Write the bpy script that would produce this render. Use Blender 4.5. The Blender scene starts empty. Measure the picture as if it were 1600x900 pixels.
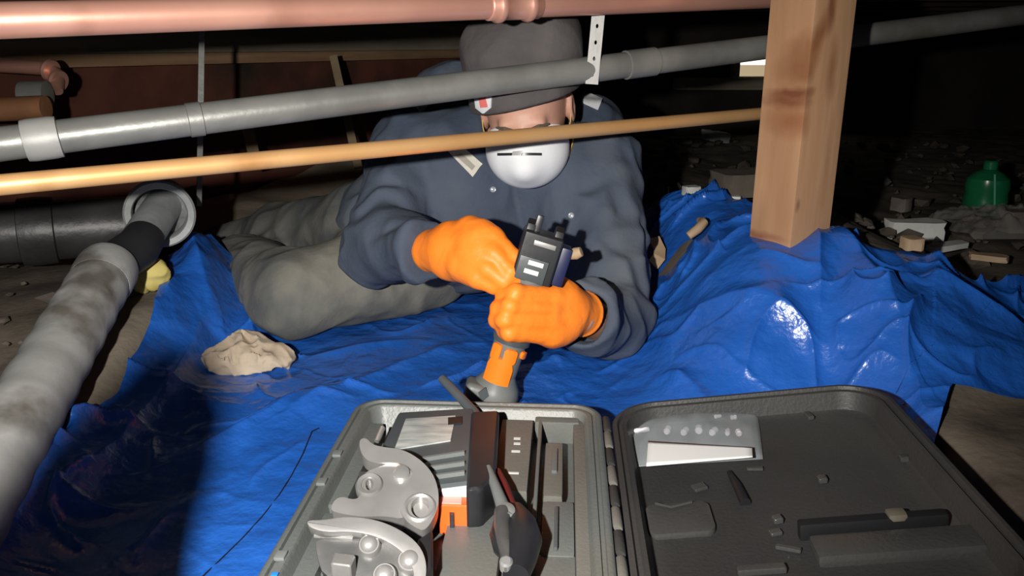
import bpy, bmesh, math, random
import numpy as np
from mathutils import Vector, Matrix
random.seed(7)
rng = np.random.default_rng(7)
scene = bpy.context.scene
COL = scene.collection

# ------------------------------------------------------------------ camera
F = 1250.0
PITCH = math.radians(17.0)
CH = 0.53
SP, CP = math.sin(PITCH), math.cos(PITCH)
cam_d = bpy.data.cameras.new('camera')
cam_d.sensor_width = 36.0
cam_d.lens = F / 1600.0 * 36.0
cam_d.clip_start = 0.02
cam = bpy.data.objects.new('camera', cam_d)
COL.objects.link(cam)
cam.location = (0, 0, CH)
cam.rotation_euler = (math.radians(90) - PITCH, 0, 0)
scene.camera = cam

# ------------------------------------------------------------------ light
scene.view_settings.view_transform = 'Standard'
scene.view_settings.look = 'None'
scene.view_settings.gamma = 1.0
scene.view_settings.use_curve_mapping = False
scene.view_settings.exposure = 0.62
world = bpy.data.worlds.new('world')
scene.world = world
world.use_nodes = True
world.node_tree.nodes['Background'].inputs[0].default_value = (0.75, 0.8, 1.0, 1)
world.node_tree.nodes['Background'].inputs[1].default_value = 0.07

def lamp(name, kind, loc, target, power, color, radius, angle=None, blend=1.0):
    d = bpy.data.lights.new(name, kind)
    d.energy = power
    d.color = color
    d.shadow_soft_size = radius
    if kind == 'SPOT':
        d.spot_size = math.radians(angle)
        d.spot_blend = blend
    o = bpy.data.objects.new(name, d)
    COL.objects.link(o)
    o.location = loc
    if target is not None:
        o.rotation_euler = (Vector(target) - Vector(loc)).to_track_quat('-Z', 'Y').to_euler()
    return o
# the photographer's phone light, just left of the lens
lamp('phone_light', 'SPOT', (-0.17, -0.02, 0.56), (-0.12, 1.15, 0.20), 64, (1.0, 0.965, 0.91), 0.012, 100, 1.0)

# ------------------------------------------------------------------ projection helpers (authoring)
def P(px, py, z):
    xc = (px - 800.0) / F * z
    yc = (450.0 - py) / F * z
    return np.array([xc, z * CP + yc * SP, CH - z * SP + yc * CP])
def ray(px, py):
    d = P(px, py, 1.0) - np.array([0, 0, CH])
    return d / np.linalg.norm(d)
def G(px, py, Z=0.0):
    d = ray(px, py)
    t = (Z - CH) / d[2]
    return np.array([d[0] * t, d[1] * t, Z])
def onplane(px, py, p0, n):
    d = ray(px, py)
    o = np.array([0, 0, CH])
    t = np.dot(np.asarray(p0) - o, n) / np.dot(d, n)
    return o + d * t

# ------------------------------------------------------------------ noise
_perm = rng.permutation(256)
_perm = np.concatenate([_perm, _perm, _perm])
_g3 = rng.normal(size=(256, 3)); _g3 /= np.linalg.norm(_g3, axis=1)[:, None]
def noise3(p):
    p = np.asarray(p, float)
    i = np.floor(p).astype(int)
    f = p - i
    i &= 255
    u = f * f * f * (f * (f * 6 - 15) + 10)
    out = 0
    for dx in (0, 1):
        for dy in (0, 1):
            for dz in (0, 1):
                h = _perm[_perm[_perm[i[:, 0] + dx] + i[:, 1] + dy] + i[:, 2] + dz]
                g = _g3[h]
                d = g[:, 0] * (f[:, 0] - dx) + g[:, 1] * (f[:, 1] - dy) + g[:, 2] * (f[:, 2] - dz)
                w = (u[:, 0] if dx else 1 - u[:, 0]) * (u[:, 1] if dy else 1 - u[:, 1]) * (u[:, 2] if dz else 1 - u[:, 2])
                out = out + d * w
    return out
def noise2(x, y, s=0.0):
    sh = np.shape(x)
    p = np.stack([np.ravel(x), np.ravel(y), np.full(np.size(x), s)], 1)
    return noise3(p).reshape(sh)
def sstep(a, b, x):
    t = np.clip((x - a) / (b - a), 0, 1)
    return t * t * (3 - 2 * t)

# ------------------------------------------------------------------ materials
MATS = {}
def mat(name, c1, c2=None, scale=8.0, rough=0.6, metal=0.0, bump=0.0, bscale=60.0, detail=4.0, stretch=(1, 1, 1),
        c3=None, s3=3.0, t3=(0.55, 0.7), emit=None, alpha=None, trans=0.0, coat=0.0, lo=0.35, hi=0.65, wave=None, spec=0.5, rough2=None, ior=1.45, space='Object', wdist=3.0, bdist=0.002):
    if name in MATS:
        return MATS[name]
    m = bpy.data.materials.new(name)
    m.use_nodes = True
    nt = m.node_tree
    N = nt.nodes; L = nt.links
    b = N['Principled BSDF']
    b.inputs['Roughness'].default_value = rough
    b.inputs['Metallic'].default_value = metal
    b.inputs['Specular IOR Level'].default_value = spec
    b.inputs['IOR'].default_value = ior
    b.inputs['Transmission Weight'].default_value = trans
    b.inputs['Coat Weight'].default_value = coat
    if alpha is not None:
        b.inputs['Alpha'].default_value = alpha
    tc = N.new('ShaderNodeTexCoord')
    mp = N.new('ShaderNodeMapping')
    mp.inputs['Scale'].default_value = stretch
    L.new(tc.outputs[space], mp.inputs['Vector'])
    col = None
    if c2 is not None:
        n = N.new('ShaderNodeTexNoise')
        n.inputs['Scale'].default_value = scale
        n.inputs['Detail'].default_value = detail
        L.new(mp.outputs[0], n.inputs['Vector'])
        r = N.new('ShaderNodeValToRGB')
        r.color_ramp.elements[0].position = lo
        r.color_ramp.elements[1].position = hi
        r.color_ramp.elements[0].color = (*c1, 1)
        r.color_ramp.elements[1].color = (*c2, 1)
        L.new(n.outputs[0], r.inputs[0])
        col = r.outputs[0]
        if rough2 is not None:
            mr = N.new('ShaderNodeMapRange')
            mr.inputs[1].default_value = lo; mr.inputs[2].default_value = hi
            mr.inputs[3].default_value = rough; mr.inputs[4].default_value = rough2
            L.new(n.outputs[0], mr.inputs[0])
            L.new(mr.outputs[0], b.inputs['Roughness'])
    if c3 is not None:
        n3 = N.new('ShaderNodeTexNoise')
        n3.inputs['Scale'].default_value = s3
        n3.inputs['Detail'].default_value = 5
        L.new(mp.outputs[0], n3.inputs['Vector'])
        r3 = N.new('ShaderNodeValToRGB')
        r3.color_ramp.elements[0].position = t3[0]
        r3.color_ramp.elements[1].position = t3[1]
        L.new(n3.outputs[0], r3.inputs[0])
        mx = N.new('ShaderNodeMix'); mx.data_type = 'RGBA'
        L.new(r3.outputs[0], mx.inputs[0])
        if col is not None:
            L.new(col, mx.inputs[6])
        else:
            mx.inputs[6].default_value = (*c1, 1)
        mx.inputs[7].default_value = (*c3, 1)
        col = mx.outputs[2]
    if col is not None:
        L.new(col, b.inputs['Base Color'])
    else:
        b.inputs['Base Color'].default_value = (*c1, 1)
    if bump > 0:
        bp = N.new('ShaderNodeBump')
        bp.inputs['Strength'].default_value = bump
        bp.inputs['Distance'].default_value = bdist
        if wave:
            w = N.new('ShaderNodeTexWave')
            w.bands_direction = wave
            w.inputs['Scale'].default_value = bscale
            w.inputs['Distortion'].default_value = wdist
            L.new(mp.outputs[0], w.inputs['Vector'])
            L.new(w.outputs[1], bp.inputs['Height'])
        else:
            nb = N.new('ShaderNodeTexNoise')
            nb.inputs['Scale'].default_value = bscale
            nb.inputs['Detail'].default_value = 5
            L.new(mp.outputs[0], nb.inputs['Vector'])
            L.new(nb.outputs[0], bp.inputs['Height'])
        L.new(bp.outputs[0], b.inputs['Normal'])
    if emit:
        b.inputs['Emission Color'].default_value = (*emit[0], 1)
        b.inputs['Emission Strength'].default_value = emit[1]
    MATS[name] = m
    return m

M_tarp = mat('blue_tarp', (0.014, 0.098, 0.43), (0.018, 0.125, 0.53), 5, 0.25, bump=0.55, bscale=16, coat=0.0, rough2=0.34, spec=0.9, bdist=0.02)
M_dirt = mat('dirt', (0.055, 0.04, 0.03), (0.15, 0.12, 0.09), 9, 0.95, bump=1.0, bscale=70, c3=(0.2, 0.17, 0.13), s3=2.2, t3=(0.5, 0.7))
M_wallred = mat('old_red_brown_wall', (0.075, 0.024, 0.017), (0.18, 0.058, 0.036), 3, 0.95, bump=0.8, bscale=25, c3=(0.02, 0.02, 0.012), s3=2.0)
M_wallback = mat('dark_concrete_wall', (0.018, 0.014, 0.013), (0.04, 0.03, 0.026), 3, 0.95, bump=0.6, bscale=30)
M_sill = mat('old_grey_timber', (0.27, 0.235, 0.175), (0.42, 0.36, 0.27), 6, 0.9, bump=0.6, bscale=30, stretch=(0.4, 0.4, 4))
M_sill2 = mat('brown_timber', (0.26, 0.15, 0.08), (0.40, 0.25, 0.14), 6, 0.85, bump=0.5, bscale=30, stretch=(0.4, 0.4, 4))
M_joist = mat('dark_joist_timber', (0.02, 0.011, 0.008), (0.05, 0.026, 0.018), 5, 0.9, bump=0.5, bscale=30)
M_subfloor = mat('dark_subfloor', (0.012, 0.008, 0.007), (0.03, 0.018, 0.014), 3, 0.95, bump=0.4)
M_footing = mat('rough_footing_earth', (0.24, 0.195, 0.135), (0.38, 0.315, 0.23), 6, 0.95, bump=1.0, bscale=40)
M_galv = mat('galvanised_steel', (0.19, 0.19, 0.178), (0.29, 0.29, 0.27), 9, 0.40, 0.35, bump=0.25, bscale=70, c3=(0.16, 0.14, 0.10), s3=5, t3=(0.55, 0.72))
M_galv2 = mat('pale_steel', (0.33, 0.33, 0.315), (0.42, 0.41, 0.39), 12, 0.5, 0.2, bump=0.3)
M_copper = mat('copper', (0.72, 0.36, 0.27), (0.82, 0.44, 0.33), 7, 0.38, 0.55, bump=0.1, bscale=40, c3=(0.55, 0.27, 0.19), s3=6)
M_brass = mat('tan_copper', (0.72, 0.40, 0.16), (0.80, 0.48, 0.22), 6, 0.42, 0.45, bump=0.1, bscale=40, c3=(0.55, 0.28, 0.10), s3=6)
M_castiron = mat('cast_iron', (0.026, 0.025, 0.026), (0.05, 0.047, 0.048), 9, 0.42, 0.2, bump=0.5, bscale=60)
M_castpale = mat('pale_painted_iron', (0.21, 0.21, 0.20), (0.34, 0.34, 0.33), 5, 0.55, 0.0, bump=0.6, bscale=35, c3=(0.12, 0.11, 0.095), s3=7, t3=(0.56, 0.68))
M_ring = mat('hub_grey', (0.22, 0.23, 0.23), (0.33, 0.34, 0.34), 12, 0.55, 0.1, bump=0.5, bscale=60)
M_rubber = mat('black_rubber', (0.012, 0.012, 0.015), (0.025, 0.025, 0.028), 10, 0.6, bump=0.2)
M_rust = mat('rusty_brown', (0.22, 0.09, 0.04), (0.36, 0.17, 0.08), 8, 0.7, 0.2, bump=0.5)
M_wood_stake = mat('lath_wood', (0.24, 0.17, 0.10), (0.36, 0.27, 0.17), 8, 0.85, bump=0.4)
M_jacket = mat('navy_jacket_cloth', (0.046, 0.062, 0.096), (0.074, 0.092, 0.128), 6, 0.85, bump=0.45, bscale=130, c3=(0.125, 0.14, 0.155), s3=4.0, t3=(0.52, 0.75))
M_trouser = mat('grey_work_trousers', (0.075, 0.082, 0.084), (0.125, 0.127, 0.118), 6, 0.9, bump=0.45, bscale=120, c3=(0.25, 0.235, 0.19), s3=4.2, t3=(0.51, 0.70))
M_skin = mat('skin', (0.52, 0.27, 0.19), (0.60, 0.33, 0.24), 14, 0.5, bump=0.15, bscale=150)
M_hat = mat('charcoal_knit', (0.070, 0.062, 0.062), (0.11, 0.098, 0.097), 10, 0.95, bump=0.6, bscale=90)
M_mask = mat('white_mask_fibre', (0.80, 0.81, 0.83), (0.86, 0.87, 0.89), 12, 0.8, bump=0.15, bscale=200)
M_clip = mat('nose_clip_dark_metal', (0.12, 0.12, 0.12), None, rough=0.3, metal=0.8)
M_clipb = mat('nose_clip_painted_shine', (0.9, 0.9, 0.9), None, rough=0.2, metal=0.6)  # brighter copy of the clip metal, for its painted highlight
M_strap_y = mat('yellow_elastic', (0.75, 0.5, 0.12), None, rough=0.7)
M_glove = mat('orange_nitrile', (0.95, 0.23, 0.02), (1.0, 0.27, 0.03), 9, 0.5, bump=0.4, bscale=110)
M_cream = mat('cream_patch', (0.55, 0.52, 0.45), (0.68, 0.65, 0.57), 30, 0.8, bump=0.2)
M_patchtext = mat('patch_thread_grey', (0.34, 0.31, 0.27), None, rough=0.9)
M_white = mat('white_cloth', (0.72, 0.72, 0.74), None, rough=0.8)
M_red = mat('logo_red', (0.75, 0.18, 0.16), None, rough=0.8)
M_button = mat('snap_button', (0.7, 0.72, 0.74), None, rough=0.3, metal=0.6)
M_boot = mat('tan_boot', (0.20, 0.15, 0.09), (0.30, 0.23, 0.15), 8, 0.85, bump=0.5)
M_sole = mat('dark_sole', (0.03, 0.025, 0.03), None, rough=0.8)
M_eye = mat('eye_white', (0.8, 0.78, 0.75), None, rough=0.2)
M_iris = mat('iris_dark', (0.03, 0.02, 0.015), None, rough=0.2)
M_brow = mat('eyebrow_hair', (0.10, 0.08, 0.06), None, rough=0.9)
M_case = mat('grey_case_plastic', (0.100, 0.110, 0.106), (0.130, 0.140, 0.134), 5, 0.40, bump=0.25, bscale=220, c3=(0.15, 0.135, 0.11), s3=4, t3=(0.55, 0.75))
M_case_d = mat('grey_case_plastic_ledge', (0.115, 0.110, 0.096), (0.145, 0.138, 0.122), 6, 0.5, bump=0.25, bscale=220)
M_lid = mat('charcoal_lid_plastic', (0.028, 0.028, 0.028), (0.042, 0.041, 0.040), 4, 0.5, bump=0.3, bscale=220, c3=(0.055, 0.05, 0.045), s3=4, t3=(0.6, 0.8))
M_lidc = mat('lid_moulding_plastic', (0.04, 0.039, 0.038), (0.055, 0.054, 0.052), 8, 0.16, bump=0.3, bscale=220)
M_lidd = mat('black_lid_plastic', (0.010, 0.010, 0.011), None, rough=0.5)
M_black = mat('black_plastic', (0.012, 0.012, 0.014), (0.022, 0.022, 0.025), 10, 0.35, bump=0.1)
M_dgrey = mat('dark_grey_plastic', (0.055, 0.065, 0.07), (0.075, 0.085, 0.09), 8, 0.4, bump=0.15)
M_tgrey = mat('tool_grey', (0.12, 0.13, 0.13), (0.17, 0.18, 0.175), 10, 0.45, bump=0.2)
M_orange = mat('orange_plastic', (0.95, 0.20, 0.012), (1.0, 0.24, 0.02), 6, 0.4)
M_redorange = mat('red_orange_plastic', (0.95, 0.12, 0.02), None, rough=0.35)
M_silver = mat('jaw_steel', (0.25, 0.245, 0.24), (0.36, 0.35, 0.34), 14, 0.36, 0.5, bump=0.1, bscale=60)
M_silver_d = mat('jaw_steel_dark', (0.09, 0.09, 0.09), (0.16, 0.16, 0.155), 14, 0.36, 0.5, bump=0.25, bscale=60)
M_chrome = mat('bright_steel', (0.75, 0.75, 0.73), None, rough=0.2, metal=0.8)
M_label = mat('silver_label', (0.30, 0.33, 0.33), (0.62, 0.64, 0.60), 18, 0.3, stretch=(1, 4, 1), metal=0.2)
M_paper = mat('white_paper', (0.72, 0.72, 0.71), None, rough=0.7)
M_tick = mat('white_print', (0.62, 0.62, 0.58), None, rough=0.6)
M_pouch = mat('clear_pouch_plastic', (0.5, 0.55, 0.58), None, rough=0.15, alpha=0.28, spec=0.8)
M_adapt = mat('pale_pieces', (0.55, 0.53, 0.57), (0.72, 0.68, 0.73), 20, 0.35)
M_rag = mat('tan_rag_cloth', (0.36, 0.28, 0.20), (0.50, 0.41, 0.31), 12, 0.9, bump=0.5, bscale=150)
M_foam = mat('yellow_foam', (0.45, 0.36, 0.08), (0.62, 0.52, 0.18), 20, 0.9, bump=0.5)
M_green = mat('green_plastic', (0.01, 0.14, 0.055), (0.015, 0.20, 0.075), 8, 0.25)
M_clear = mat('clear_film', (0.35, 0.33, 0.30), None, rough=0.12, alpha=0.35, spec=0.9)
M_chip = mat('pale_chip', (0.50, 0.51, 0.48), (0.65, 0.66, 0.62), 10, 0.8, bump=0.5)
M_stone = mat('stone', (0.12, 0.10, 0.085), (0.22, 0.19, 0.165), 14, 0.9, bump=0.7)
M_tanbit = mat('tan_scrap', (0.36, 0.25, 0.15), (0.46, 0.33, 0.21), 14, 0.7)
M_cord = mat('black_cord', (0.008, 0.008, 0.012), None, rough=0.5)
M_vent = mat('vent_daylight', (0.9, 0.88, 0.8), None, rough=0.5, emit=((1.0, 0.97, 0.86), 1.3))
M_ventframe = mat('vent_frame', (0.35, 0.30, 0.22), (0.5, 0.43, 0.32), 10, 0.6)
M_bluetape = mat('blue_paint_speck', (0.02, 0.2, 0.8), None, rough=0.4)
M_navy = mat('navy_plastic', (0.008, 0.012, 0.06), None, rough=0.4)

# post timber: grain stretched along the length plus brown knots
def make_post_mat():
    m = mat('fir_post', (0.40, 0.215, 0.11), (0.52, 0.30, 0.165), 5.0, 0.75, bump=0.2, bscale=40, stretch=(3.0, 3.0, 0.35), c3=(0.34, 0.18, 0.085), s3=7, t3=(0.52, 0.75))
    nt = m.node_tree; N = nt.nodes; L = nt.links
    b = N['Principled BSDF']
    src = b.inputs['Base Color'].links[0].from_socket
    tc = N.new('ShaderNodeTexCoord')
    for (c, s, lo, hi, colr) in KNOTS:
        mp = N.new('ShaderNodeMapping')
        mp.vector_type = 'TEXTURE'
        mp.inputs['Location'].default_value = c
        mp.inputs['Rotation'].default_value = s[3]
        mp.inputs['Scale'].default_value = s[:3]
        nz = N.new('ShaderNodeTexNoise'); nz.inputs['Scale'].default_value = 22
        L.new(tc.outputs['Object'], nz.inputs['Vector'])
        mv = N.new('ShaderNodeVectorMath'); mv.operation = 'MULTIPLY_ADD'
        mv.inputs[1].default_value = (0.02, 0.02, 0.02)
        L.new(nz.outputs[1], mv.inputs[0]); L.new(tc.outputs['Object'], mv.inputs[2])
        L.new(mv.outputs[0], mp.inputs['Vector'])
        ln = N.new('ShaderNodeVectorMath'); ln.operation = 'LENGTH'
        L.new(mp.outputs[0], ln.inputs[0])
        r = N.new('ShaderNodeMapRange')
        r.inputs[1].default_value = lo; r.inputs[2].default_value = hi
        r.inputs[3].default_value = 0.95; r.inputs[4].default_value = 0.0
        L.new(ln.outputs['Value'], r.inputs[0])
        mx = N.new('ShaderNodeMix'); mx.data_type = 'RGBA'
        L.new(r.outputs[0], mx.inputs[0]); L.new(src, mx.inputs[6])
        mx.inputs[7].default_value = (*colr, 1)
        src = mx.outputs[2]
    L.new(src, b.inputs['Base Color'])
    return m

# ------------------------------------------------------------------ object helpers
def tag(o, label=None, cat=None, group=None, kind=None):
    if label: o['label'] = label
    if cat: o['category'] = cat
    if group: o['group'] = group
    if kind: o['kind'] = kind
    return o
def empty(name, loc=(0, 0, 0), mtx=None):
    o = bpy.data.objects.new(name, None)
    o.empty_display_size = 0.05
    COL.objects.link(o)
    if mtx is not None:
        o.matrix_world = mtx
    else:
        o.location = loc
    return o
def wmat(o):
    return Matrix.LocRotScale(o.location, o.rotation_euler, o.scale) if o.parent is None else wmat(o.parent) @ Matrix.LocRotScale(o.location, o.rotation_euler, o.scale)
def link(name, me, m, parent=None, origin=None, local=False, smooth=True):
    """world-space mesh -> object; origin moves its pivot; parented meshes become local to the parent"""
    if parent is not None and not local:
        me.transform(wmat(parent).inverted())
    o = bpy.data.objects.new(name, me)
    COL.objects.link(o)
    if parent is not None:
        o.parent = parent
    elif origin is not None:
        me.transform(Matrix.Translation(-Vector(origin)))
        o.location = origin
    if m is not None:
        me.materials.append(m)
    if smooth:
        me.polygons.foreach_set('use_smooth', np.ones(len(me.polygons), dtype=bool))
    return o
def sharp(o, ang=35):
    me = o.data
    bm = bmesh.new(); bm.from_mesh(me)
    for e in bm.edges:
        if len(e.link_faces) == 2:
            e.smooth = e.calc_face_angle(0) < math.radians(ang)
    bm.to_mesh(me); bm.free()
    return o
class MB:
    def __init__(s): s.bm = bmesh.new()
    def _xf(s, vs, m):
        if m is not None:
            for v in vs: v.co = m @ v.co
    def box(s, c, size, m=None, bevel=0.0, seg=2):
        t = bmesh.new()
        bmesh.ops.create_cube(t, size=1.0)
        for v in t.verts: v.co = Vector((v.co.x * size[0] + c[0], v.co.y * size[1] + c[1], v.co.z * size[2] + c[2]))
        if bevel > 0:
            bmesh.ops.bevel(t, geom=list(t.edges), offset=bevel, segments=seg, profile=0.7, affect='EDGES')
        s._merge(t, m); return s
    def _merge(s, t, m):
        if m is not None:
            for v in t.verts: v.co = m @ v.co
        mp = {}
        for v in t.verts: mp[v] = s.bm.verts.new(v.co)
        for f in t.faces:
            try: s.bm.faces.new([mp[v] for v in f.verts])
            except ValueError: pass
        t.free()
    def lathe(s, prof, n=32, m=None, cap=True):
        t = bmesh.new()
        rings = []
        for (r, z) in prof:
            if r < 1e-6:
                rings.append([t.verts.new((0, 0, z))])
            else:
                rings.append([t.verts.new((r * math.cos(2 * math.pi * i / n), r * math.sin(2 * math.pi * i / n), z)) for i in range(n)])
        for a, b in zip(rings[:-1], rings[1:]):
            for i in range(n):
                j = (i + 1) % n
                if len(a) == 1 and len(b) == 1: continue
                if len(a) == 1: t.faces.new((a[0], b[j], b[i]))
                elif len(b) == 1: t.faces.new((a[i], a[j], b[0]))
                else: t.faces.new((a[i], a[j], b[j], b[i]))
        if cap:
            if len(rings[0]) > 1: t.faces.new(rings[0][::-1])
            if len(rings[-1]) > 1: t.faces.new(rings[-1])
        bmesh.ops.recalc_face_normals(t, faces=t.faces)
        s._merge(t, m); return s
    def prism(s, poly, z0, z1, m=None, bevel=0.0, holes=()):
        t = bmesh.new()
        if holes:
            edges = []
            for loop in [poly] + list(holes):
                vs = [t.verts.new((x, y, z0)) for x, y in loop]
                edges += [t.edges.new((vs[i], vs[(i + 1) % len(vs)])) for i in range(len(vs))]
            bmesh.ops.triangle_fill(t, use_beauty=True, use_dissolve=False, edges=edges)
            fs = list(t.faces)
        else:
            fs = [t.faces.new([t.verts.new((x, y, z0)) for x, y in poly])]
        r = bmesh.ops.extrude_face_region(t, geom=fs)
        for v in [g for g in r['geom'] if isinstance(g, bmesh.types.BMVert)]: v.co.z = z1
        bmesh.ops.recalc_face_normals(t, faces=t.faces)
        if bevel > 0:
            es = [e for e in t.edges if len(e.link_faces) == 2 and e.calc_face_angle(0) > 1.2]
            bmesh.ops.bevel(t, geom=es, offset=bevel, segments=2, profile=0.7, affect='EDGES')
        s._merge(t, m); return s
    def tube(s, pts, r, n=16, cap=True):
        pts = [Vector(p) for p in pts]
        rs = r if isinstance(r, (list, tuple)) else [r] * len(pts)
        t = bmesh.new()
        rings = []
        prev = None
        for i, p in enumerate(pts):
            a = pts[max(i - 1, 0)]; b = pts[min(i + 1, len(pts) - 1)]
            d = (b - a).normalized()
            if prev is None:
                up = Vector((0, 0, 1)) if abs(d.z) < 0.9 else Vector((1, 0, 0))
                u = d.cross(up).normalized()
            else:
                u = (prev - d * prev.dot(d)).normalized()
            prev = u
            w = d.cross(u)
            rings.append([t.verts.new(p + (u * math.cos(2 * math.pi * k / n) + w * math.sin(2 * math.pi * k / n)) * rs[i]) for k in range(n)])
        for a, b in zip(rings[:-1], rings[1:]):
            for k in range(n):
                j = (k + 1) % n
                t.faces.new((a[k], a[j], b[j], b[k]))
        if cap:
            t.faces.new(rings[0][::-1]); t.faces.new(rings[-1])
        bmesh.ops.recalc_face_normals(t, faces=t.faces)
        s._merge(t, None); return s
    def strip(s, pts, wdir, w, th):
        """flat band along pts; wdir = width direction"""
        pts = [Vector(p) for p in pts]
        t = bmesh.new(); rings = []
        for i, p in enumerate(pts):
            a = pts[max(i - 1, 0)]; b = pts[min(i + 1, len(pts) - 1)]
            d = (b - a).normalized()
            wd = Vector(wdir(i) if callable(wdir) else wdir)
            wd = (wd - d * wd.dot(d)).normalized()
            n = d.cross(wd)
            rings.append([t.verts.new(p + wd * sx * w / 2 + n * sy * th / 2) for sx, sy in ((-1, -1), (1, -1), (1, 1), (-1, 1))])
        for a, b in zip(rings[:-1], rings[1:]):
            for k in range(4):
                t.faces.new((a[k], a[(k + 1) % 4], b[(k + 1) % 4], b[k]))
        t.faces.new(rings[0][::-1]); t.faces.new(rings[-1])
        bmesh.ops.recalc_face_normals(t, faces=t.faces)
        s._merge(t, None); return s
    def build(s, name, m, parent=None, origin=None, local=False, smooth=True, ang=35):
        me = bpy.data.meshes.new(name)
        s.bm.normal_update()
        s.bm.to_mesh(me); s.bm.free()
        o = link(name, me, m, parent, origin, local, smooth)
        if smooth: sharp(o, ang)
        return o
def frame(origin, zdir, xhint=(1, 0, 0)):
    z = Vector(zdir).normalized()
    x = Vector(xhint); x = (x - z * x.dot(z)).normalized()
    y = z.cross(x)
    m = Matrix((x, y, z)).transposed().to_4x4()
    m.translation = Vector(origin)
    return m
def fast_mesh(name, V, Q):
    """all-quad mesh straight from arrays"""
    me = bpy.data.meshes.new(name)
    V = np.ascontiguousarray(V, np.float32).reshape(-1, 3); Q = np.ascontiguousarray(Q, np.int32)
    me.vertices.add(len(V)); me.vertices.foreach_set('co', V.ravel())
    me.loops.add(Q.size); me.loops.foreach_set('vertex_index', Q.ravel())
    me.polygons.add(len(Q)); me.polygons.foreach_set('loop_start', np.arange(len(Q), dtype=np.int32) * 4)
    me.update(calc_edges=True); me.validate()
    return me
def grid_mesh(name, V, closed=False):
    ny, nx = V.shape[:2]
    idx = np.arange(nx * ny).reshape(ny, nx)
    f = np.stack([idx[:-1, :-1], idx[:-1, 1:], idx[1:, 1:], idx[1:, :-1]], -1).reshape(-1, 4)
    return fast_mesh(name, V, f)

# ------------------------------------------------------------------ signed distance modelling
def rc(p, a, b, ra, rb):
    a = np.asarray(a); ba = np.asarray(b) - a
    pa = p - a
    h = np.clip(pa @ ba / (ba @ ba), 0, 1)
    return np.linalg.norm(pa - h[:, None] * ba, axis=1) - (ra + (rb - ra) * h)
def ell(p, c, r, R=None):
    q = p - np.asarray(c)
    if R is not None: q = q @ R
    r = np.asarray(r, float)
    k0 = np.linalg.norm(q / r, axis=1)
    k1 = np.linalg.norm(q / (r * r), axis=1) + 1e-9
    return k0 * (k0 - 1.0) / k1
def smin(a, b, k):
    h = np.clip(0.5 + 0.5 * (b - a) / k, 0, 1)
    return b + (a - b) * h - k * h * (1 - h)
def smax(a, b, k): return -smin(-a, -b, k)
def chain(p, pts, rs, k=0.0):
    d = None
    for i in range(len(pts) - 1):
        e = rc(p, pts[i], pts[i + 1], rs[i], rs[i + 1])
        d = e if d is None else (np.minimum(d, e) if k == 0 else smin(d, e, k))
    return d
def surfnet(name, f, lo, hi, h, B=6):
    lo = np.asarray(lo, float); hi = np.asarray(hi, float)
    nb = np.ceil((hi - lo) / (h * B)).astype(int)
    n = nb * B
    # coarse pass
    c = [lo[k] + (np.arange(nb[k]) + 0.5) * h * B - 0.5 * h for k in range(3)]
    C = np.stack(np.meshgrid(*c, indexing='ij'), -1).reshape(-1, 3)
    dc = f(C)
    act = np.abs(dc) < h * B * 1.35 + 0.012
    V = np.repeat(np.repeat(np.repeat(np.where(dc > 0, 1.0, -1.0).reshape(nb), B, 0), B, 1), B, 2).astype(np.float32)
    o = np.stack(np.meshgrid(*[np.arange(B)] * 3, indexing='ij'), -1).reshape(-1, 3)
    bi = np.stack(np.unravel_index(np.nonzero(act)[0], nb), 1)
    for s in range(0, len(bi), 1500):
        ii = (bi[s:s + 1500, None, :] * B + o[None]).reshape(-1, 3)
        V[ii[:, 0], ii[:, 1], ii[:, 2]] = f(lo + ii * h)
    S = V < 0
    cnt = np.zeros(n - 1, np.int8)
    for d in np.ndindex(2, 2, 2):
        cnt += S[d[0]:n[0] - 1 + d[0], d[1]:n[1] - 1 + d[1], d[2]:n[2] - 1 + d[2]]
    mask = (cnt > 0) & (cnt < 8)
    cells = np.stack(np.nonzero(mask), 1)
    pos = np.zeros((len(cells), 3)); num = np.zeros(len(cells))
    corners = list(np.ndindex(2, 2, 2))
    for a in corners:
        for ax in range(3):
            if a[ax] == 1: continue
            b = list(a); b[ax] = 1
            ia = cells + np.array(a); ib = cells + np.array(b)
            va = V[ia[:, 0], ia[:, 1], ia[:, 2]]; vb = V[ib[:, 0], ib[:, 1], ib[:, 2]]
            x = (va < 0) != (vb < 0)
            t = np.where(x, va / np.where(x, va - vb, 1), 0)
            q = np.array(a, float)[None] + np.zeros((len(cells), 3)); q[:, ax] += t
            pos[x] += q[x]; num[x] += 1
    pos = lo + (cells + pos / num[:, None]) * h
    vid = np.full(n - 1, -1, np.int64)
    vid[cells[:, 0], cells[:, 1], cells[:, 2]] = np.arange(len(cells))
    faces = []
    for ax in range(3):
        u, w = [(1, 2), (2, 0), (0, 1)][ax]
        sl0 = [slice(1, n[k] - 1) for k in range(3)]; sl1 = list(sl0)
        sl0[ax] = slice(0, n[ax] - 1); sl1[ax] = slice(1, n[ax])
        A = S[tuple(sl0)]; Bm = S[tuple(sl1)]
        off = np.array([1, 1, 1]); off[ax] = 0
        for flip in (False, True):
            e = np.stack(np.nonzero((A & ~Bm) if not flip else (~A & Bm)), 1) + off
            eu = np.zeros(3, int); eu[u] = 1
            ew = np.zeros(3, int); ew[w] = 1
            q = [e - eu - ew, e - ew, e, e - eu]
            ids = np.stack([vid[x[:, 0], x[:, 1], x[:, 2]] for x in q], 1)
            if flip: ids = ids[:, ::-1]
            faces.append(ids)
    faces = np.concatenate(faces)
    faces = faces[(faces >= 0).all(1)]
    return fast_mesh(name, pos, faces)
def grad(f, p, e=0.002):
    g = np.stack([f(p + np.eye(3)[k] * e) - f(p - np.eye(3)[k] * e) for k in range(3)], 1)
    return g / (np.linalg.norm(g, axis=1)[:, None] + 1e-9)
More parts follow.
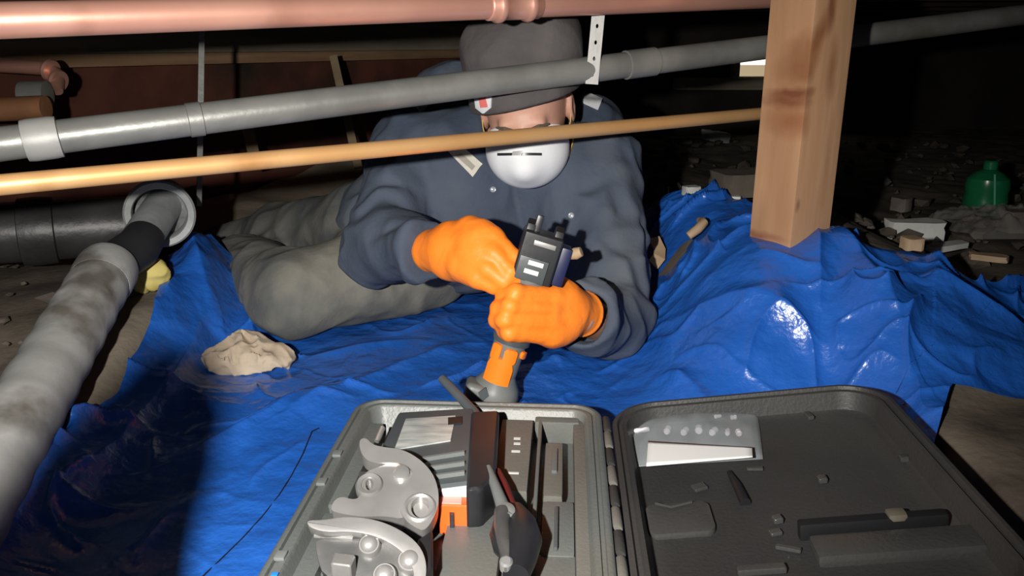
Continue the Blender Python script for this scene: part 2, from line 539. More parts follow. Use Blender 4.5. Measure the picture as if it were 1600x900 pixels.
def march(f, px, py, z0=0.9):
    px = np.ravel(px); py = np.ravel(py)
    d = np.stack([ray(a, b) for a, b in zip(px, py)])
    t = np.full(len(px), z0)
    o = np.array([0, 0, CH])
    for _ in range(70):
        t = t + np.clip(f(o + d * t[:, None]), -0.05, 0.1) * 0.7
    return o + d * t[:, None]
def decal(name, quad, f, m, parent, off=0.002, th=0.0015, nu=8, nv=6, z0=0.9):
    """a thin cloth or print piece lying on the surface f, its corners given where they are seen"""
    u = np.linspace(0, 1, nu); v = np.linspace(0, 1, nv)
    U, W = np.meshgrid(u, v)
    q = np.array(quad, float)
    pp = ((1 - U) * (1 - W))[..., None] * q[0] + (U * (1 - W))[..., None] * q[1] + (U * W)[..., None] * q[2] + ((1 - U) * W)[..., None] * q[3]
    s = march(f, pp[..., 0], pp[..., 1], z0)
    n = grad(f, s)
    top = s + n * (off + th); bot = s + n * (off - 0.003)
    N_ = nu * nv
    idx = np.arange(N_).reshape(nv, nu)
    fs = np.stack([idx[:-1, :-1], idx[:-1, 1:], idx[1:, 1:], idx[1:, :-1]], -1).reshape(-1, 4).tolist()
    ring = list(idx[0, :]) + list(idx[1:, -1]) + list(idx[-1, -2::-1]) + list(idx[-2:0:-1, 0])
    faces = [x[::-1] for x in fs] + [[i + N_ for i in x] for x in fs]
    for a, b in zip(ring, ring[1:] + ring[:1]): faces.append([a, b, b + N_, a + N_])
    me = bpy.data.meshes.new(name)
    me.from_pydata(np.concatenate([top, bot]).tolist(), [], [[int(i) for i in x] for x in faces])
    me.update()
    bm = bmesh.new(); bm.from_mesh(me); bmesh.ops.recalc_face_normals(bm, faces=bm.faces); bm.to_mesh(me); bm.free()
    return sharp(link(name, me, m, parent), 50)

# ------------------------------------------------------------------ terrain
POST = P(1232, 372, 1.38)
def terrain(x, y):
    x = np.asarray(x, float); y = np.asarray(y, float)
    h = np.zeros(np.broadcast(x, y).shape)
    # bank under and behind the post, falling away to the right
    bank = sstep(1.06, 1.42, y + 0.10 * np.sin(3 * x)) * sstep(0.16, 0.42, x)
    fall = 1.0 - 0.5 * sstep(0.62, 0.95, x)
    h = h + 0.205 * bank * fall * (1 - 0.6 * sstep(1.75, 2.5, y))
    # low strip on the right of the case
    h = h + 0.080 * sstep(0.46, 0.56, x) * (1 - sstep(1.05, 1.25, y))
    # rise at the left behind the legs
    h = h + 0.10 * sstep(2.2, 3.0, y + 0.6 * x) * (1 - sstep(0.0, 0.6, x))
    # dirt shoulder that carries the drain pipe
    h = h + (0.060 + 0.06 * sstep(0.9, 1.3, y)) * sstep(-0.50, -0.62, x) * (1 - sstep(1.5, 2.0, y))
    return h
def terr(x, y): return float(terrain(np.array([x]), np.array([y]))[0])

def zfor(px, py, h):
    """camera depth at which the picture point lies h above the ground"""
    z = 1.2
    for _ in range(200):
        p = P(px, py, z)
        if p[2] <= terr(p[0], p[1]) + h: break
        z += 0.02
    return z

xs = np.linspace(-2.6, 3.6, 330); ys = np.linspace(-0.6, 5.6, 330)
X, Y = np.meshgrid(xs, ys)
Z = terrain(X, Y) - 0.014
rough_amt = sstep(1.5, 2.1, Y) * 0.5 + 0.5
Z = Z + rough_amt * (0.012 * noise2(X * 5, Y * 5, 3.3) + 0.014 * np.minimum(0.15, noise2(X * 14, Y * 14, 7.7)) )- 0.004
me = grid_mesh('floor', np.stack([X, Y, Z], -1))
tag(link('floor', me, M_dirt), 'bare brown dirt floor of the crawl space', kind='structure')

# ------------------------------------------------------------------ shell of the crawl space
def wall_obj(name, a, b, z0, z1, th, m, label, side=1):
    a = Vector((a[0], a[1], 0)); b = Vector((b[0], b[1], 0))
    d = (b - a); L_ = d.length; d.normalize()
    n = Vector((-d.y, d.x, 0)) * side
    mtx = Matrix(((d.x, n.x, 0, a.x), (d.y, n.y, 0, a.y), (0, 0, 1, 0), (0, 0, 0, 1)))
    o = MB().box((L_ / 2, th / 2, (z0 + z1) / 2), (L_, th, z1 - z0), mtx).build(name, m, smooth=False)
    tag(o, label, kind='structure')
    return o, mtx, L_
WA, WB = (-2.4, 0.55), (0.15, 4.55)
wl, wl_m, wl_L = wall_obj('wall_left', WA, WB, -0.1, 0.95, 0.15, M_wallred, 'dark red-brown foundation wall behind the person')
o = MB().box((wl_L / 2, -0.03, 0.56), (wl_L, 0.06, 0.115), wl_m, bevel=0.004).build('sill_beam', M_sill, wl)
o = MB().box((wl_L / 2, -0.05, 0.485), (wl_L, 0.10, 0.035), wl_m, bevel=0.003).build('sill_plate', M_sill2, wl)
for k in range(7):
    MB().box((0.6 + k * 0.62, -0.035, 0.78), (0.04, 0.07, 0.33), wl_m, bevel=0.003).build('cripple_stud', M_joist, wl)
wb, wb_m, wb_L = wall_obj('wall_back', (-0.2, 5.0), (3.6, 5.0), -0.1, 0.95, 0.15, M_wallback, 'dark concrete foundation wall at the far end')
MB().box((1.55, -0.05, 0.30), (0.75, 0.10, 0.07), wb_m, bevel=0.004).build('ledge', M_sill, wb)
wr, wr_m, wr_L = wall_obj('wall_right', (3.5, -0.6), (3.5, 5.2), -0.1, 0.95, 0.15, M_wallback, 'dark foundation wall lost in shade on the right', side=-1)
# footing ledge of pale earth along the left wall
fl = np.linspace(0.3, 1.0, 90); fw = np.linspace(0, 1, 14)
V = np.zeros((14, 90, 3))
for i, w in enumerate(fw):
    for j, t in enumerate(fl):
        p = wl_m @ Vector((t * wl_L, -0.02 - 0.62 * w, 0))
        V[i, j] = (p.x, p.y, 0)
hh = 0.06 * (1 - fw[:, None] ** 1.3) + 0.0 * fl[None]
V[..., 2] = terrain(V[..., 0], V[..., 1]) - 0.03 + hh + 0.025 * noise2(V[..., 0] * 7, V[..., 1] * 7, 1.2)
tag(link('footing_bank', grid_mesh('footing_bank', V), M_footing), 'bank of pale earth heaped along the red-brown wall', 'earth bank')
# ceiling with joists
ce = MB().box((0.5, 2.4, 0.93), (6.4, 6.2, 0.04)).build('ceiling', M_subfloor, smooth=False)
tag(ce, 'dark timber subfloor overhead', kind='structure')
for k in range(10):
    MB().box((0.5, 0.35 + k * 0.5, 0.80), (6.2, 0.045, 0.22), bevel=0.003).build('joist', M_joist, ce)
# girder on the post
gd = MB().box((0, 0, 0), (6.0, 0.09, 0.14), Matrix.Translation((0.5, POST[1] + 0.01, 0.75)) @ Matrix.Rotation(math.radians(0), 4, 'Z'), bevel=0.004).build('girder', M_joist, ce)
# vent in the far wall
vt = empty('window_1', P(1178, 104, 5.0)); vt['kind'] = 'structure'; vt['label'] = 'small bright foundation vent in the far wall'
vc = P(1190, 103, 5.02)
vy = 4.985
def vbox(x0, x1, z0, z1, y0, y1): return ((x0 + x1) / 2, (y0 + y1) / 2, (z0 + z1) / 2), (x1 - x0, y1 - y0, z1 - z0)
vx0, vx1, vz0, vz1 = P(1147, 100, 4.8)[0], P(1147, 100, 4.8)[0] + 0.48, P(1180, 124, 4.8)[2], P(1180, 80, 4.8)[2]
vm = vz0 + (vz1 - vz0) * 0.52
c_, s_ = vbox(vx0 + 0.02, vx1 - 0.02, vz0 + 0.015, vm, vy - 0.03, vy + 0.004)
MB().box(c_, s_).build('glowing_sill_board', mat('vent_sill_glow', (0.5, 0.42, 0.3), None, rough=0.6, emit=((0.9, 0.72, 0.45), 0.32)), vt, smooth=False)  # beige sill board; the daylight on it is put in as emission
c_, s_ = vbox(vx0 + 0.02, vx1 - 0.02, vm, vz1 - 0.015, vy - 0.004, vy + 0.004)
MB().box(c_, s_).build('pane', M_vent, vt, smooth=False)
for nm, r in (('frame_side', (vx0 - 0.015, vx0 + 0.02, vz0, vz1)), ('frame_side', (vx1 - 0.02, vx1 + 0.015, vz0, vz1)),
              ('frame_head', (vx0, vx1, vz1 - 0.015, vz1 + 0.015)), ('frame_sill', (vx0 - 0.02, vx1 + 0.02, vz0 - 0.015, vz0 + 0.018))):
    c_, s_ = vbox(*r, vy - 0.07, vy + 0.02)
    MB().box(c_, s_, bevel=0.004).build(nm, M_ventframe, vt)

# ------------------------------------------------------------------ timber post
pm = Matrix.Translation(Vector((POST[0], POST[1], 0.18))) @ Matrix.Rotation(math.radians(29), 4, 'Z')
pinv = pm.inverted()
def postpt(px, py, z=None):
    o_ = pinv @ Vector((0, 0, CH)); q_ = pinv @ (Vector((0, 0, CH)) + Vector(ray(px, py))) - o_
    ts = []
    for k in (0, 1):
        for s_ in (-0.046, 0.046):
            t = (s_ - o_[k]) / q_[k]
            h_ = o_ + q_ * t
            if t > 0 and abs(h_[1 - k]) <= 0.0465: ts.append((t, tuple(h_)))
    return min(ts)[1] if ts else tuple(o_ + q_ * 1.3)
rz = math.radians(0)
def kn(px, py, sx, sz, a_, lo, hi, c): return (tuple(np.array(postpt(px, py)) + 0.01), (sx, 0.06, sz, (0, math.radians(a_), 0)), lo, hi, c)
KNOTS = [
    kn(1240, 145, 0.026, 0.011, -22, 0.3, 1.1, (0.17, 0.05, 0.018)),
    kn(1232, 158, 0.018, 0.014, 0, 0.3, 1.2, (0.20, 0.07, 0.028)),
    kn(1236, 190, 0.017, 0.026, 0, 0.2, 1.3, (0.30, 0.12, 0.05)),
    kn(1278, 62, 0.016, 0.055, 24, 0.3, 1.2, (0.24, 0.095, 0.035)),
    kn(1252, 112, 0.016, 0.040, 28, 0.3, 1.2, (0.26, 0.11, 0.045)),
    kn(1300, 12, 0.010, 0.040, 0, 0.3, 1.2, (0.20, 0.07, 0.03)),
    kn(1300, 110, 0.012, 0.045, 0, 0.2, 1.3, (0.30, 0.15, 0.07)),
    kn(1247, 322, 0.007, 0.012, 0, 0.3, 1.2, (0.26, 0.13, 0.06)),
    kn(1184, 366, 0.010, 0.008, 0, 0.2, 1.3, (0.26, 0.10, 0.05)),
]
M_post = make_post_mat()
post = MB().box((0, 0, 0.32), (0.092, 0.092, 0.64), bevel=0.004).build('wooden_post', M_post, local=True)
post.matrix_world = pm
tag(post, 'square knotty fir post standing on the tarp-covered bank', 'post')

# ------------------------------------------------------------------ pipes
def pipe_pts(a, b, n=2): return [Vector(a).lerp(Vector(b), i / (n - 1)) for i in range(n)]
def line_ext(a, b, pa, pb):
    a = Vector(a); b = Vector(b); d = b - a
    return a - d * pa, b + d * pb
def along(a, b, px):
    """point of the line a-b seen at picture column px"""
    a = Vector(a); b = Vector(b)
    ca = np.array(a) - [0, 0, CH]; cb = np.array(b) - [0, 0, CH]
    za = ca[1] * CP - ca[2] * SP; zb = cb[1] * CP - cb[2] * SP
    k = (px - 800) / F
    t = (k * za - a.x) / ((b.x - a.x) - k * (zb - za))
    return a.lerp(b, t)
def sleeve(mb, p, d, prof, n=32):
    mb.lathe(prof, n, frame(p, d)); return mb

# upper copper pipe with a pressed coupling
ca, cb = P(100, 29, 0.86), P(1205, -4, 1.46)
A, B = line_ext(ca, cb, 0.18, 0.12)
cop = empty('copper_pipe', A); tag(cop, 'thick pink copper pipe crossing the top edge of the photo', 'pipe')
MB().tube(pipe_pts(A, B), 0.0185, 40).build('tube', M_copper, cop)
d = (Vector(cb) - Vector(ca)).normalized()
pc = along(ca, cb, 801)
mb = MB()
R0 = 0.0185
prof = [(R0 + .0005, -.045), (R0 + .0022, -.043), (R0 + .0022, -.034), (R0 + .0050, -.031), (R0 + .0062, -.026), (R0 + .0050, -.021), (R0 + .0022, -.018),
        (R0 + .0022, .018), (R0 + .0050, .021), (R0 + .0062, .026), (R0 + .0050, .031), (R0 + .0022, .034), (R0 + .0022, .043), (R0 + .0005, .045)]
sleeve(mb, pc, d, prof, 40)
tag(mb.build('press_coupling', M_copper, cop, ang=60), 'ribbed copper press coupling')

# grey galvanised pipe
ga, gb = P(50, 219, 1.02), P(1205, 73, 1.48)
A, B = line_ext(ga, gb, 0.15, 0.75)
gp = empty('galvanised_pipe', A); tag(gp, 'dull grey steel pipe running in front of the dark hat', 'pipe')
MB().tube(pipe_pts(A, B), 0.0215, 40).build('tube', M_galv, gp)
dg = (Vector(gb) - Vector(ga)).normalized()
mb = MB(); sleeve(mb, along(ga, gb, 66), dg, [(.0215, -.021), (.026, -.020), (.027, -.012), (.027, .012), (.026, .020), (.0215, .021)], 40)
mb.build('threaded_coupling', M_galv2, gp)
mb = MB(); sleeve(mb, along(ga, gb, 305), dg, [(.0216, -.010), (.0232, -.009), (.0232, .009), (.0216, .010)], 40)
mb.build('clamp_band', M_galv, gp)
mb = MB(); sleeve(mb, along(ga, gb, 1000), dg, [(.0216, -.03), (.0240, -.029), (.0240, .029), (.0216, .03)], 40)
mb.build('repair_sleeve', M_galv, gp)

# tan copper water line
ya, yb = P(0, 289, 0.84), P(1185, 178, 1.50)
A, B = line_ext(ya, yb, 0.15, 0.06)
tag(MB().tube(pipe_pts(A, B), 0.0112, 32).build('water_pipe', M_brass, origin=A), 'slim tan copper pipe passing in front of the face', 'pipe')

# perforated hanger strap at the hat
def perforated_strap(name, top, bot, w, th, nh, label):
    top = Vector(top); bot = Vector(bot)
    L_ = (top - bot).length
    m_ = frame(bot, (0, -1, 0), (1, 0, 0))
    z = (top - bot).normalized()
    x = Vector((1, 0, 0)); x = (x - z * x.dot(z)).normalized(); y = z.cross(x)
    mt = Matrix((x, z, -y if False else x.cross(z))).transposed().to_4x4(); mt.translation = bot
    holes = []
    for k in range(nh):
        cy = L_ * (k + 0.6) / nh
        holes.append([(0.0022 * math.cos(a) * -1, cy + 0.0035 * math.sin(a)) for a in [2 * math.pi * i / 10 for i in range(10)]])
    poly = [(-w / 2, 0), (w / 2, 0), (w / 2, L_), (-w / 2, L_)]
    mb = MB().prism(poly, -th / 2, th / 2, mt, holes=holes)
    o = mb.build(name, M_galv2, origin=bot, smooth=False)
    return tag(o, label, 'hanger strap')
gx = along(ga, gb, 934)
perforated_strap('hanger_strap', (gx.x + 0.012, gx.y - 0.026, 0.82), (gx.x - 0.012, gx.y - 0.026, gx.z - 0.024), 0.021, 0.0016, 14, 'pale perforated strap hanging beside the dark hat')
# plain strap on the left reaching down to the drain hub
s_top = P(316, 20, 1.62); s_bot = P(311, 322, 1.62)
mb = MB()
pts = [Vector(s_top).lerp(Vector(s_bot), i / 20) for i in range(21)]
pts[0].z = 0.9
mb.strip(pts, lambda i: (math.cos(i * 0.055), math.sin(i * 0.055) * 0.8, 0), 0.011, 0.0016)
tag(mb.build('hanger_strap', M_galv, origin=s_bot), 'plain grey strap hanging down to the drain hub', 'hanger strap')

# cast iron branch, hub and pale drain pipe
hub_c = P(250, 333, 1.47)
dr_dir = Vector(P(165, 440, 1.24) - P(248, 330, 1.47)).normalized()
dr = empty('drain_pipe', P(60, 625, 1.0)); tag(dr, 'pale painted drain pipe coming toward the camera at left', 'drain pipe')
big_a = P(170, 418, 1.28); big_b = P(48, 628, 0.99)
bd = (Vector(big_b) - Vector(big_a)).normalized()
big_c = Vector(big_a) + bd * 0.95
npt = 60
pts = [Vector(big_a) + bd * (0.95 * i / npt) for i in range(npt + 1)]
rs = [0.044 + 0.0012 * math.sin(i * 1.7) for i in range(npt + 1)]
rs[0] = 0.040
MB().tube(pts, rs, 40).build('main_pipe', M_castpale, dr)
mb = MB(); sleeve(mb, Vector(big_a) + bd * 0.03, bd, [(.040, -.034), (.044, -.032), (.0465, -.02), (.0465, .006), (.0455, .016), (.044, .022)], 40)
mb.build('pipe_hub', M_castpale, dr)
MB().tube([Vector(big_a) - bd * 0.05 * 0, Vector(P(215, 388, 1.36)), Vector(P(225, 372, 1.39))], [.034, .036, .034], 32).build('rubber_coupling', M_rubber, dr)
MB().tube([Vector(P(212, 388, 1.36)), Vector(P(246, 335, 1.47)), Vector(P(262, 312, 1.53))], 0.033, 32).build('spigot_pipe', M_ring, dr)
mb = MB()
hd = (Vector((0, 0, CH)) - Vector(hub_c)).normalized()
hd = (hd * 0.75 + bd * 0.65 + Vector((0.12, 0, 0.05))).normalized()
sleeve(mb, Vector(hub_c), hd, [(.046, -.03), (.046, .012), (.048, .016), (.058, .018), (.0615, .014), (.0615, -.008), (.057, -.018), (.054, -.09), (0, -.09), (0, -.03), (.046, -.03)], 48)
mb.build('hub_socket', M_ring, dr)
mb = MB()
br_a = Vector(P(205, 352, 1.56)); br_b = Vector(P(-120, 372, 1.42))
mb.tube([br_a, br_b], 0.056, 40)
bdv = (br_b - br_a).normalized()
cib = mb.build('branch_pipe', M_castiron, dr)
mb = MB(); sleeve(mb, along(br_a, br_b, 60), bdv, [(.056, -.03), (.062, -.028), (.064, 0), (.062, .028), (.056, .03)], 40)
mb.build('branch_hub', M_castiron, dr)
# rusty stub and copper elbow in the upper left
st = empty('rusty_pipe_stub', P(0, 172, 1.75)); tag(st, 'rusty brown pipe stub in the upper left corner', 'pipe')
MB().tube([Vector(P(-120, 176, 1.75)), Vector(P(72, 168, 1.75))], 0.026, 28).build('tube', M_rust, st)
mb = MB(); sleeve(mb, P(55, 148, 1.82), (1, 0.05, 0.02), [(.02, -.03), (.03, -.028), (.03, .028), (.02, .03)], 28); mb.build('grey_cap', M_galv, st)
el = empty('copper_elbow', P(100, 115, 1.9)); tag(el, 'small shiny copper elbow above the rusty pipe stub', 'pipe elbow')
ec = Vector(P(70, 112, 1.9))
MB().tube([ec + Vector((-0.35, 0.1, 0.02)), ec + Vector((-0.05, 0, 0.012)), ec + Vector((0.0, 0, 0.008)), ec + Vector((0.03, -0.012, -0.004)), ec + Vector((0.042, -0.03, -0.02)), ec + Vector((0.045, -0.05, -0.04))], 0.017, 24).build('bend', M_copper, el)
for dx in (0.018, 0.045):
    q = ec + Vector((dx, -0.008 if dx < .03 else -0.03, 0.004 if dx < .03 else -0.02))
    mb = MB(); sleeve(mb, q, (1, -0.35, -0.3), [(.017, -.007), (.024, -.006), (.0265, 0), (.024, .006), (.017, .007)], 32); mb.build('bead', M_copper, el)

# leaning laths on the back left wall
def lath(a, b, w, label):
    tag(MB().strip([a, b], (1, 0, 0), w, 0.012).build('lath', M_wood_stake, origin=b, smooth=False), label, 'lath')
lath(P(521, 88, 2.7), P(560, 262, 2.55), 0.026, 'thin pale lath leaning on the wall nearest the shoulder')
lath(P(380, 170, 2.5), P(402, 262, 2.4), 0.034, 'short broad lath leaning on the wall left of the other one')

# ------------------------------------------------------------------ blue tarp
def coons(left, right, near, far, nu, nv):
    def res(pts, n):
        pts = np.array([p[:2] for p in pts], float)
        s = np.concatenate([[0], np.cumsum(np.linalg.norm(np.diff(pts, axis=0), axis=1))]); s /= s[-1]
        t = np.linspace(0, 1, n)
        return np.stack([np.interp(t, s, pts[:, k]) for k in range(2)], 1)
    Lc, Rc = res(left, nv), res(right, nv)
    Nc, Fc = res(near, nu), res(far, nu)
    u = np.linspace(0, 1, nu)[None, :, None]; v = np.linspace(0, 1, nv)[:, None, None]
    S = (1 - v) * Nc[None] + v * Fc[None] + (1 - u) * Lc[:, None] + u * Rc[:, None]
    S -= (1 - u) * (1 - v) * Nc[0] + u * (1 - v) * Nc[-1] + (1 - u) * v * Fc[0] + u * v * Fc[-1]
    return S
nl = np.array([-0.62, 0.28]); fr = np.array([1.55, 1.62]); nr = G(1780, 612, .085)[:2]; fl_ = G(275, 408, 0.09)[:2]
left = [nl, G(-40, 840)[:2], G(85, 740, .02)[:2], G(190, 640, .03)[:2], G(240, 545, .05)[:2], G(262, 475, .07)[:2], fl_]
far = [fl_, G(330, 410, .05)[:2], G(400, 418, .04)[:2] + np.array([0, .05]), np.array([-0.3, 2.0]), np.array([0.1, 2.2]), G(1020, 330, .13)[:2], G(1110, 318, .19)[:2], G(1190, 335, .2)[:2], np.array([POST[0] + .07, POST[1] + .06]), G(1420, 430, .15)[:2], G(1520, 458, .125)[:2], fr]
right = [nr, fr]
near = [nl, np.array([0.1, 0.42]), np.array([0.42, 0.62]), G(1400, 600, .085)[:2], G(1500, 606, .085)[:2], nr]
T = coons(left, right, near, far, 800, 540)
TX, TY = T[..., 0], T[..., 1]
TZ = terrain(TX, TY)
def seg_d(x, y, a, b):
    a = np.asarray(a)[:2]; b = np.asarray(b)[:2]
    ba = b - a
    t = np.clip(((x - a[0]) * ba[0] + (y - a[1]) * ba[1]) / (ba @ ba), 0, 1)
    dx, dy = x - a[0] - t * ba[0], y - a[1] - t * ba[1]
    side = np.sign(ba[0] * (y - a[1]) - ba[1] * (x - a[0]))
    return np.hypot(dx, dy), t, side
def crease(a, b, h, w, w2=None, taper=True):
    global TZ
    d_, t, s = seg_d(TX, TY, a, b)
    ww = np.where(s > 0, w, w2 if w2 else w)
    prof = np.exp(-(d_ / ww) ** 1.15)
    k = np.sin(np.pi * np.clip(t * 0.9 + 0.05, 0, 1)) ** 0.5 if taper else 1
    TZ = TZ + h * prof * k
# broad billows, then crumple
quiet = 1 - 0.85 * sstep(0.30, 0.18, np.hypot(np.maximum(0, np.abs(TX - 0.12) - 0.30), np.maximum(0, np.abs(TY - 0.76) - 0.2)) + 0.1)
wild = 0.50 + 0.9 * sstep(0.18, 0.40, TX) + 0.6 * sstep(-0.42, -0.52, TX)
post_q = sstep(0.06, 0.16, np.hypot(TX - POST[0], TY - POST[1]))
wild = wild * post_q
TZ = TZ + quiet * post_q * 0.014 * noise2(TX * 3.4 + 3, TY * 3.4, 0.5)
_h = rng.uniform(-1, 1, 4096)
def facet(x, y, seed):
    """piecewise flat, sharply creased sheet: random heights joined by flat triangles"""
    ix = np.floor(x).astype(int); iy = np.floor(y).astype(int)
    fx = x - ix; fy = y - iy
    H = lambda a, b_: _h[(a * 157 + b_ * 1013 + seed * 331 + (a * b_) % 97) % 4096]
    h00, h10, h01, h11 = H(ix, iy), H(ix + 1, iy), H(ix, iy + 1), H(ix + 1, iy + 1)
    flip = (H(ix + 7, iy + 3) > 0)
    lo1 = h00 + fx * (h10 - h00) + fy * (h11 - h10); up1 = h00 + fy * (h01 - h00) + fx * (h11 - h01)
    A_ = np.where(fx > fy, lo1, up1)
    lo2 = h00 + fx * (h10 - h00) + fy * (h01 - h00); up2 = h11 + (1 - fx) * (h01 - h11) + (1 - fy) * (h10 - h11)
    B_ = np.where(fx + fy < 1, lo2, up2)
    return np.where(flip, A_, B_)
wx = TX + 0.07 * noise2(TX * 3.5, TY * 3.5, 9.1) + 0.02 * noise2(TX * 11, TY * 11, 1.1)
wy = TY + 0.07 * noise2(TX * 3.5, TY * 3.5, 4.1) + 0.02 * noise2(TX * 11, TY * 11, 6.1)
def rot(a): return wx * math.cos(a) + wy * math.sin(a), -wx * math.sin(a) + wy * math.cos(a)
u1, v1 = rot(0.45); u2, v2 = rot(1.15); u3, v3 = rot(-0.6)
TZ = TZ + quiet * wild * 0.017 * facet(u1 * 4.2, v1 * 6.5, 1)
TZ = TZ + quiet * wild * 0.0075 * facet(u2 * 9, v2 * 13, 2)
TZ = TZ + quiet * wild * 0.0028 * facet(u3 * 24, v3 * 30, 3)
def crimp(x, y, seed, w, amp):
    """narrow stand-up crimps that fade in and out along their run"""
    n = noise2(x, y, seed)
    gate = sstep(-0.04, 0.16, noise2(TX * 6 + seed * 3, TY * 6, seed + 5))
    return amp * np.exp(-np.abs(n) / w) * gate
TZ = TZ + quiet * wild * crimp(u1 * 3.0, v1 * 7.0, 2.3, 0.035, 0.020)
TZ = TZ + quiet * wild * crimp(u2 * 4.0, v2 * 9.0, 7.9, 0.040, 0.015)
TZ = TZ + quiet * wild * crimp(u3 * 8.0, v3 * 15.0, 3.7, 0.06, 0.007)
crease(G(700, 545), G(455, 655), 0.014, 0.03, 0.014)
crease(G(520, 612), G(270, 730), 0.022, 0.035, 0.015)
crease(G(480, 560), G(660, 535), 0.010, 0.02)
crease(G(1015, 525, .03), G(1290, 440, .1), 0.016, 0.03, 0.012)
crease(G(1040, 500, .03), G(1085, 490, .03), 0.016, 0.014)
crease(G(1290, 392, .18), G(1392, 590, .06), 0.040, 0.035, 0.05)
crease(G(1272, 400, .18), G(1275, 520, .1), 0.018, 0.012, 0.02)
crease(G(1050, 545, .03), G(1300, 590, .05), 0.014, 0.03, 0.012)
crease(G(1450, 530, .08), G(1600, 560, .07), 0.030, 0.03, 0.02)
crease(G(1455, 440, .13), G(1448, 540, .08), 0.030, 0.04, 0.02)
crease(G(1180, 500, .08), G(1280, 505, .1), 0.012, 0.012)
crease(G(1110, 640, .02), G(1050, 600, .02), 0.014, 0.02)
# bunch by the bent knee and along the left edge
crease(G(398, 440, .05), G(392, 522, .03), 0.050, 0.018, 0.045)
crease(G(300, 445, .05), G(345, 520, .03), 0.040, 0.045, 0.03)
crease(G(345, 425, .05), G(330, 470, .03), 0.025, 0.02, 0.02)
crease(G(325, 545), G(265, 640), 0.030, 0.03, 0.02)
crease(G(262, 640), G(120, 815), 0.036, 0.028, 0.04)
crease(G(170, 690), G(20, 870), 0.030, 0.03, 0.03)
crease(G(60, 780), G(-30, 900), 0.04, 0.04, 0.03)
nz = noise2(TX * 9, TY * 9, 8.8)
V = np.stack([TX + 0.006 * nz, TY, TZ + 0.002], -1)
me = grid_mesh('tarp', V)
tarp = link('blue_tarp', me, M_tarp)
tag(tarp, 'crumpled shiny blue plastic tarp spread under person and case', 'tarp')
_tp = np.stack([TX.ravel(), TY.ravel()], 1); _tz = TZ.ravel()
def tarp_z(x, y, r=0.012):
    d2 = (_tp[:, 0] - x) ** 2 + (_tp[:, 1] - y) ** 2
    m = d2 < r * r
    return float(_tz[m].max()) + 0.003 if m.any() else terr(x, y)

# ------------------------------------------------------------------ person
def RX(p): return terrain(p[:, 0], p[:, 1]) + 0.006
RS = P(648, 236, 1.58); LS = P(936, 262, 1.56)
RE = P(592, 385, 1.45); LE = P(962, 512, 1.41)
RW = P(676, 392, 1.265); LW = P(902, 492, 1.235)
CHT = P(800, 250, 1.62); BEL = P(715, 335, 1.68); PEL = P(600, 372, 1.76)
RH = P(560, 366, 1.80); LH = P(650, 415, 1.68)
K1 = P(440, 372, 1.98); A1 = P(352, 392, 2.12)          # stretched leg
K2 = P(462, 463, 1.50); A2 = P(372, 408, 1.86)          # bent leg
NECK = P(815, 215, 1.56)
Hc = P(822, 172, 1.465)
hf = np.array([-0.07, -0.87, -0.46]); hf /= np.linalg.norm(hf)
hu = np.array([-0.13, -0.45, 0.88]); hu -= hf * (hu @ hf); hu /= np.linalg.norm(hu)
hr = np.cross(hu, hf) * -1.0
if hr[0] < 0: hr = -hr
HR = np.stack([hr, hf, hu], 1)
def hl(p): return (p - Hc) @ HR
def hw(x, y, z): return Hc + HR @ np.array([x, y, z])

def head_sdf(p):
    q = hl(p)
    d = ell(q, (0, -0.018, 0.03), (0.076, 0.097, 0.092))
    d = smin(d, ell(q, (0, 0.012, -0.045), (0.060, 0.075, 0.075)), 0.04)
    d = smin(d, ell(q, (0, 0.052, -0.098), (0.026, 0.026, 0.020)), 0.03)          # chin
    d = smin(d, rc(q, (-0.03, 0.078, 0.020), (0.03, 0.078, 0.020), 0.010, 0.010), 0.018)  # brow
    for s in (-1, 1):
        d = smax(d, -ell(q, (s * 0.032, 0.094, 0.004), (0.016, 0.013, 0.011)), 0.012)
        d = smin(d, ell(q, (s * 0.042, 0.058, -0.022), (0.022, 0.020, 0.016)), 0.02)
        # lids over the lowered eyes
        d = smin(d, ell(q, (s * 0.032, 0.078, 0.006), (0.0145, 0.0115, 0.0075)), 0.004)
        e = ell(q, (s * 0.081, -0.012, -0.008), (0.009, 0.020, 0.032))
        e = smax(e, -ell(q, (s * 0.090, -0.006, -0.004), (0.006, 0.011, 0.019)), 0.004)
        d = smin(d, e, 0.006)
    d = smin(d, rc(q, (0, 0.088, 0.014), (0, 0.110, -0.028), 0.008, 0.013), 0.012)     # nose
    d = smin(d, rc(q, (-0.012, 0.098, -0.031), (0.012, 0.098, -0.031), 0.008, 0.008), 0.006)
    d = smin(d, rc(q, (-0.018, 0.084, -0.066), (0.018, 0.084, -0.066), 0.006, 0.006), 0.008)
    d = smax(d, -rc(q, (-0.02, 0.094, -0.0655), (0.02, 0.094, -0.0655), 0.0015, 0.0015), 0.003)
    return d
def arm_pts(side): return ([RS, RE, RW] if side else [LS, LE, LW])
RHAND = P(722, 392, 1.215); LHAND = P(868, 488, 1.205)
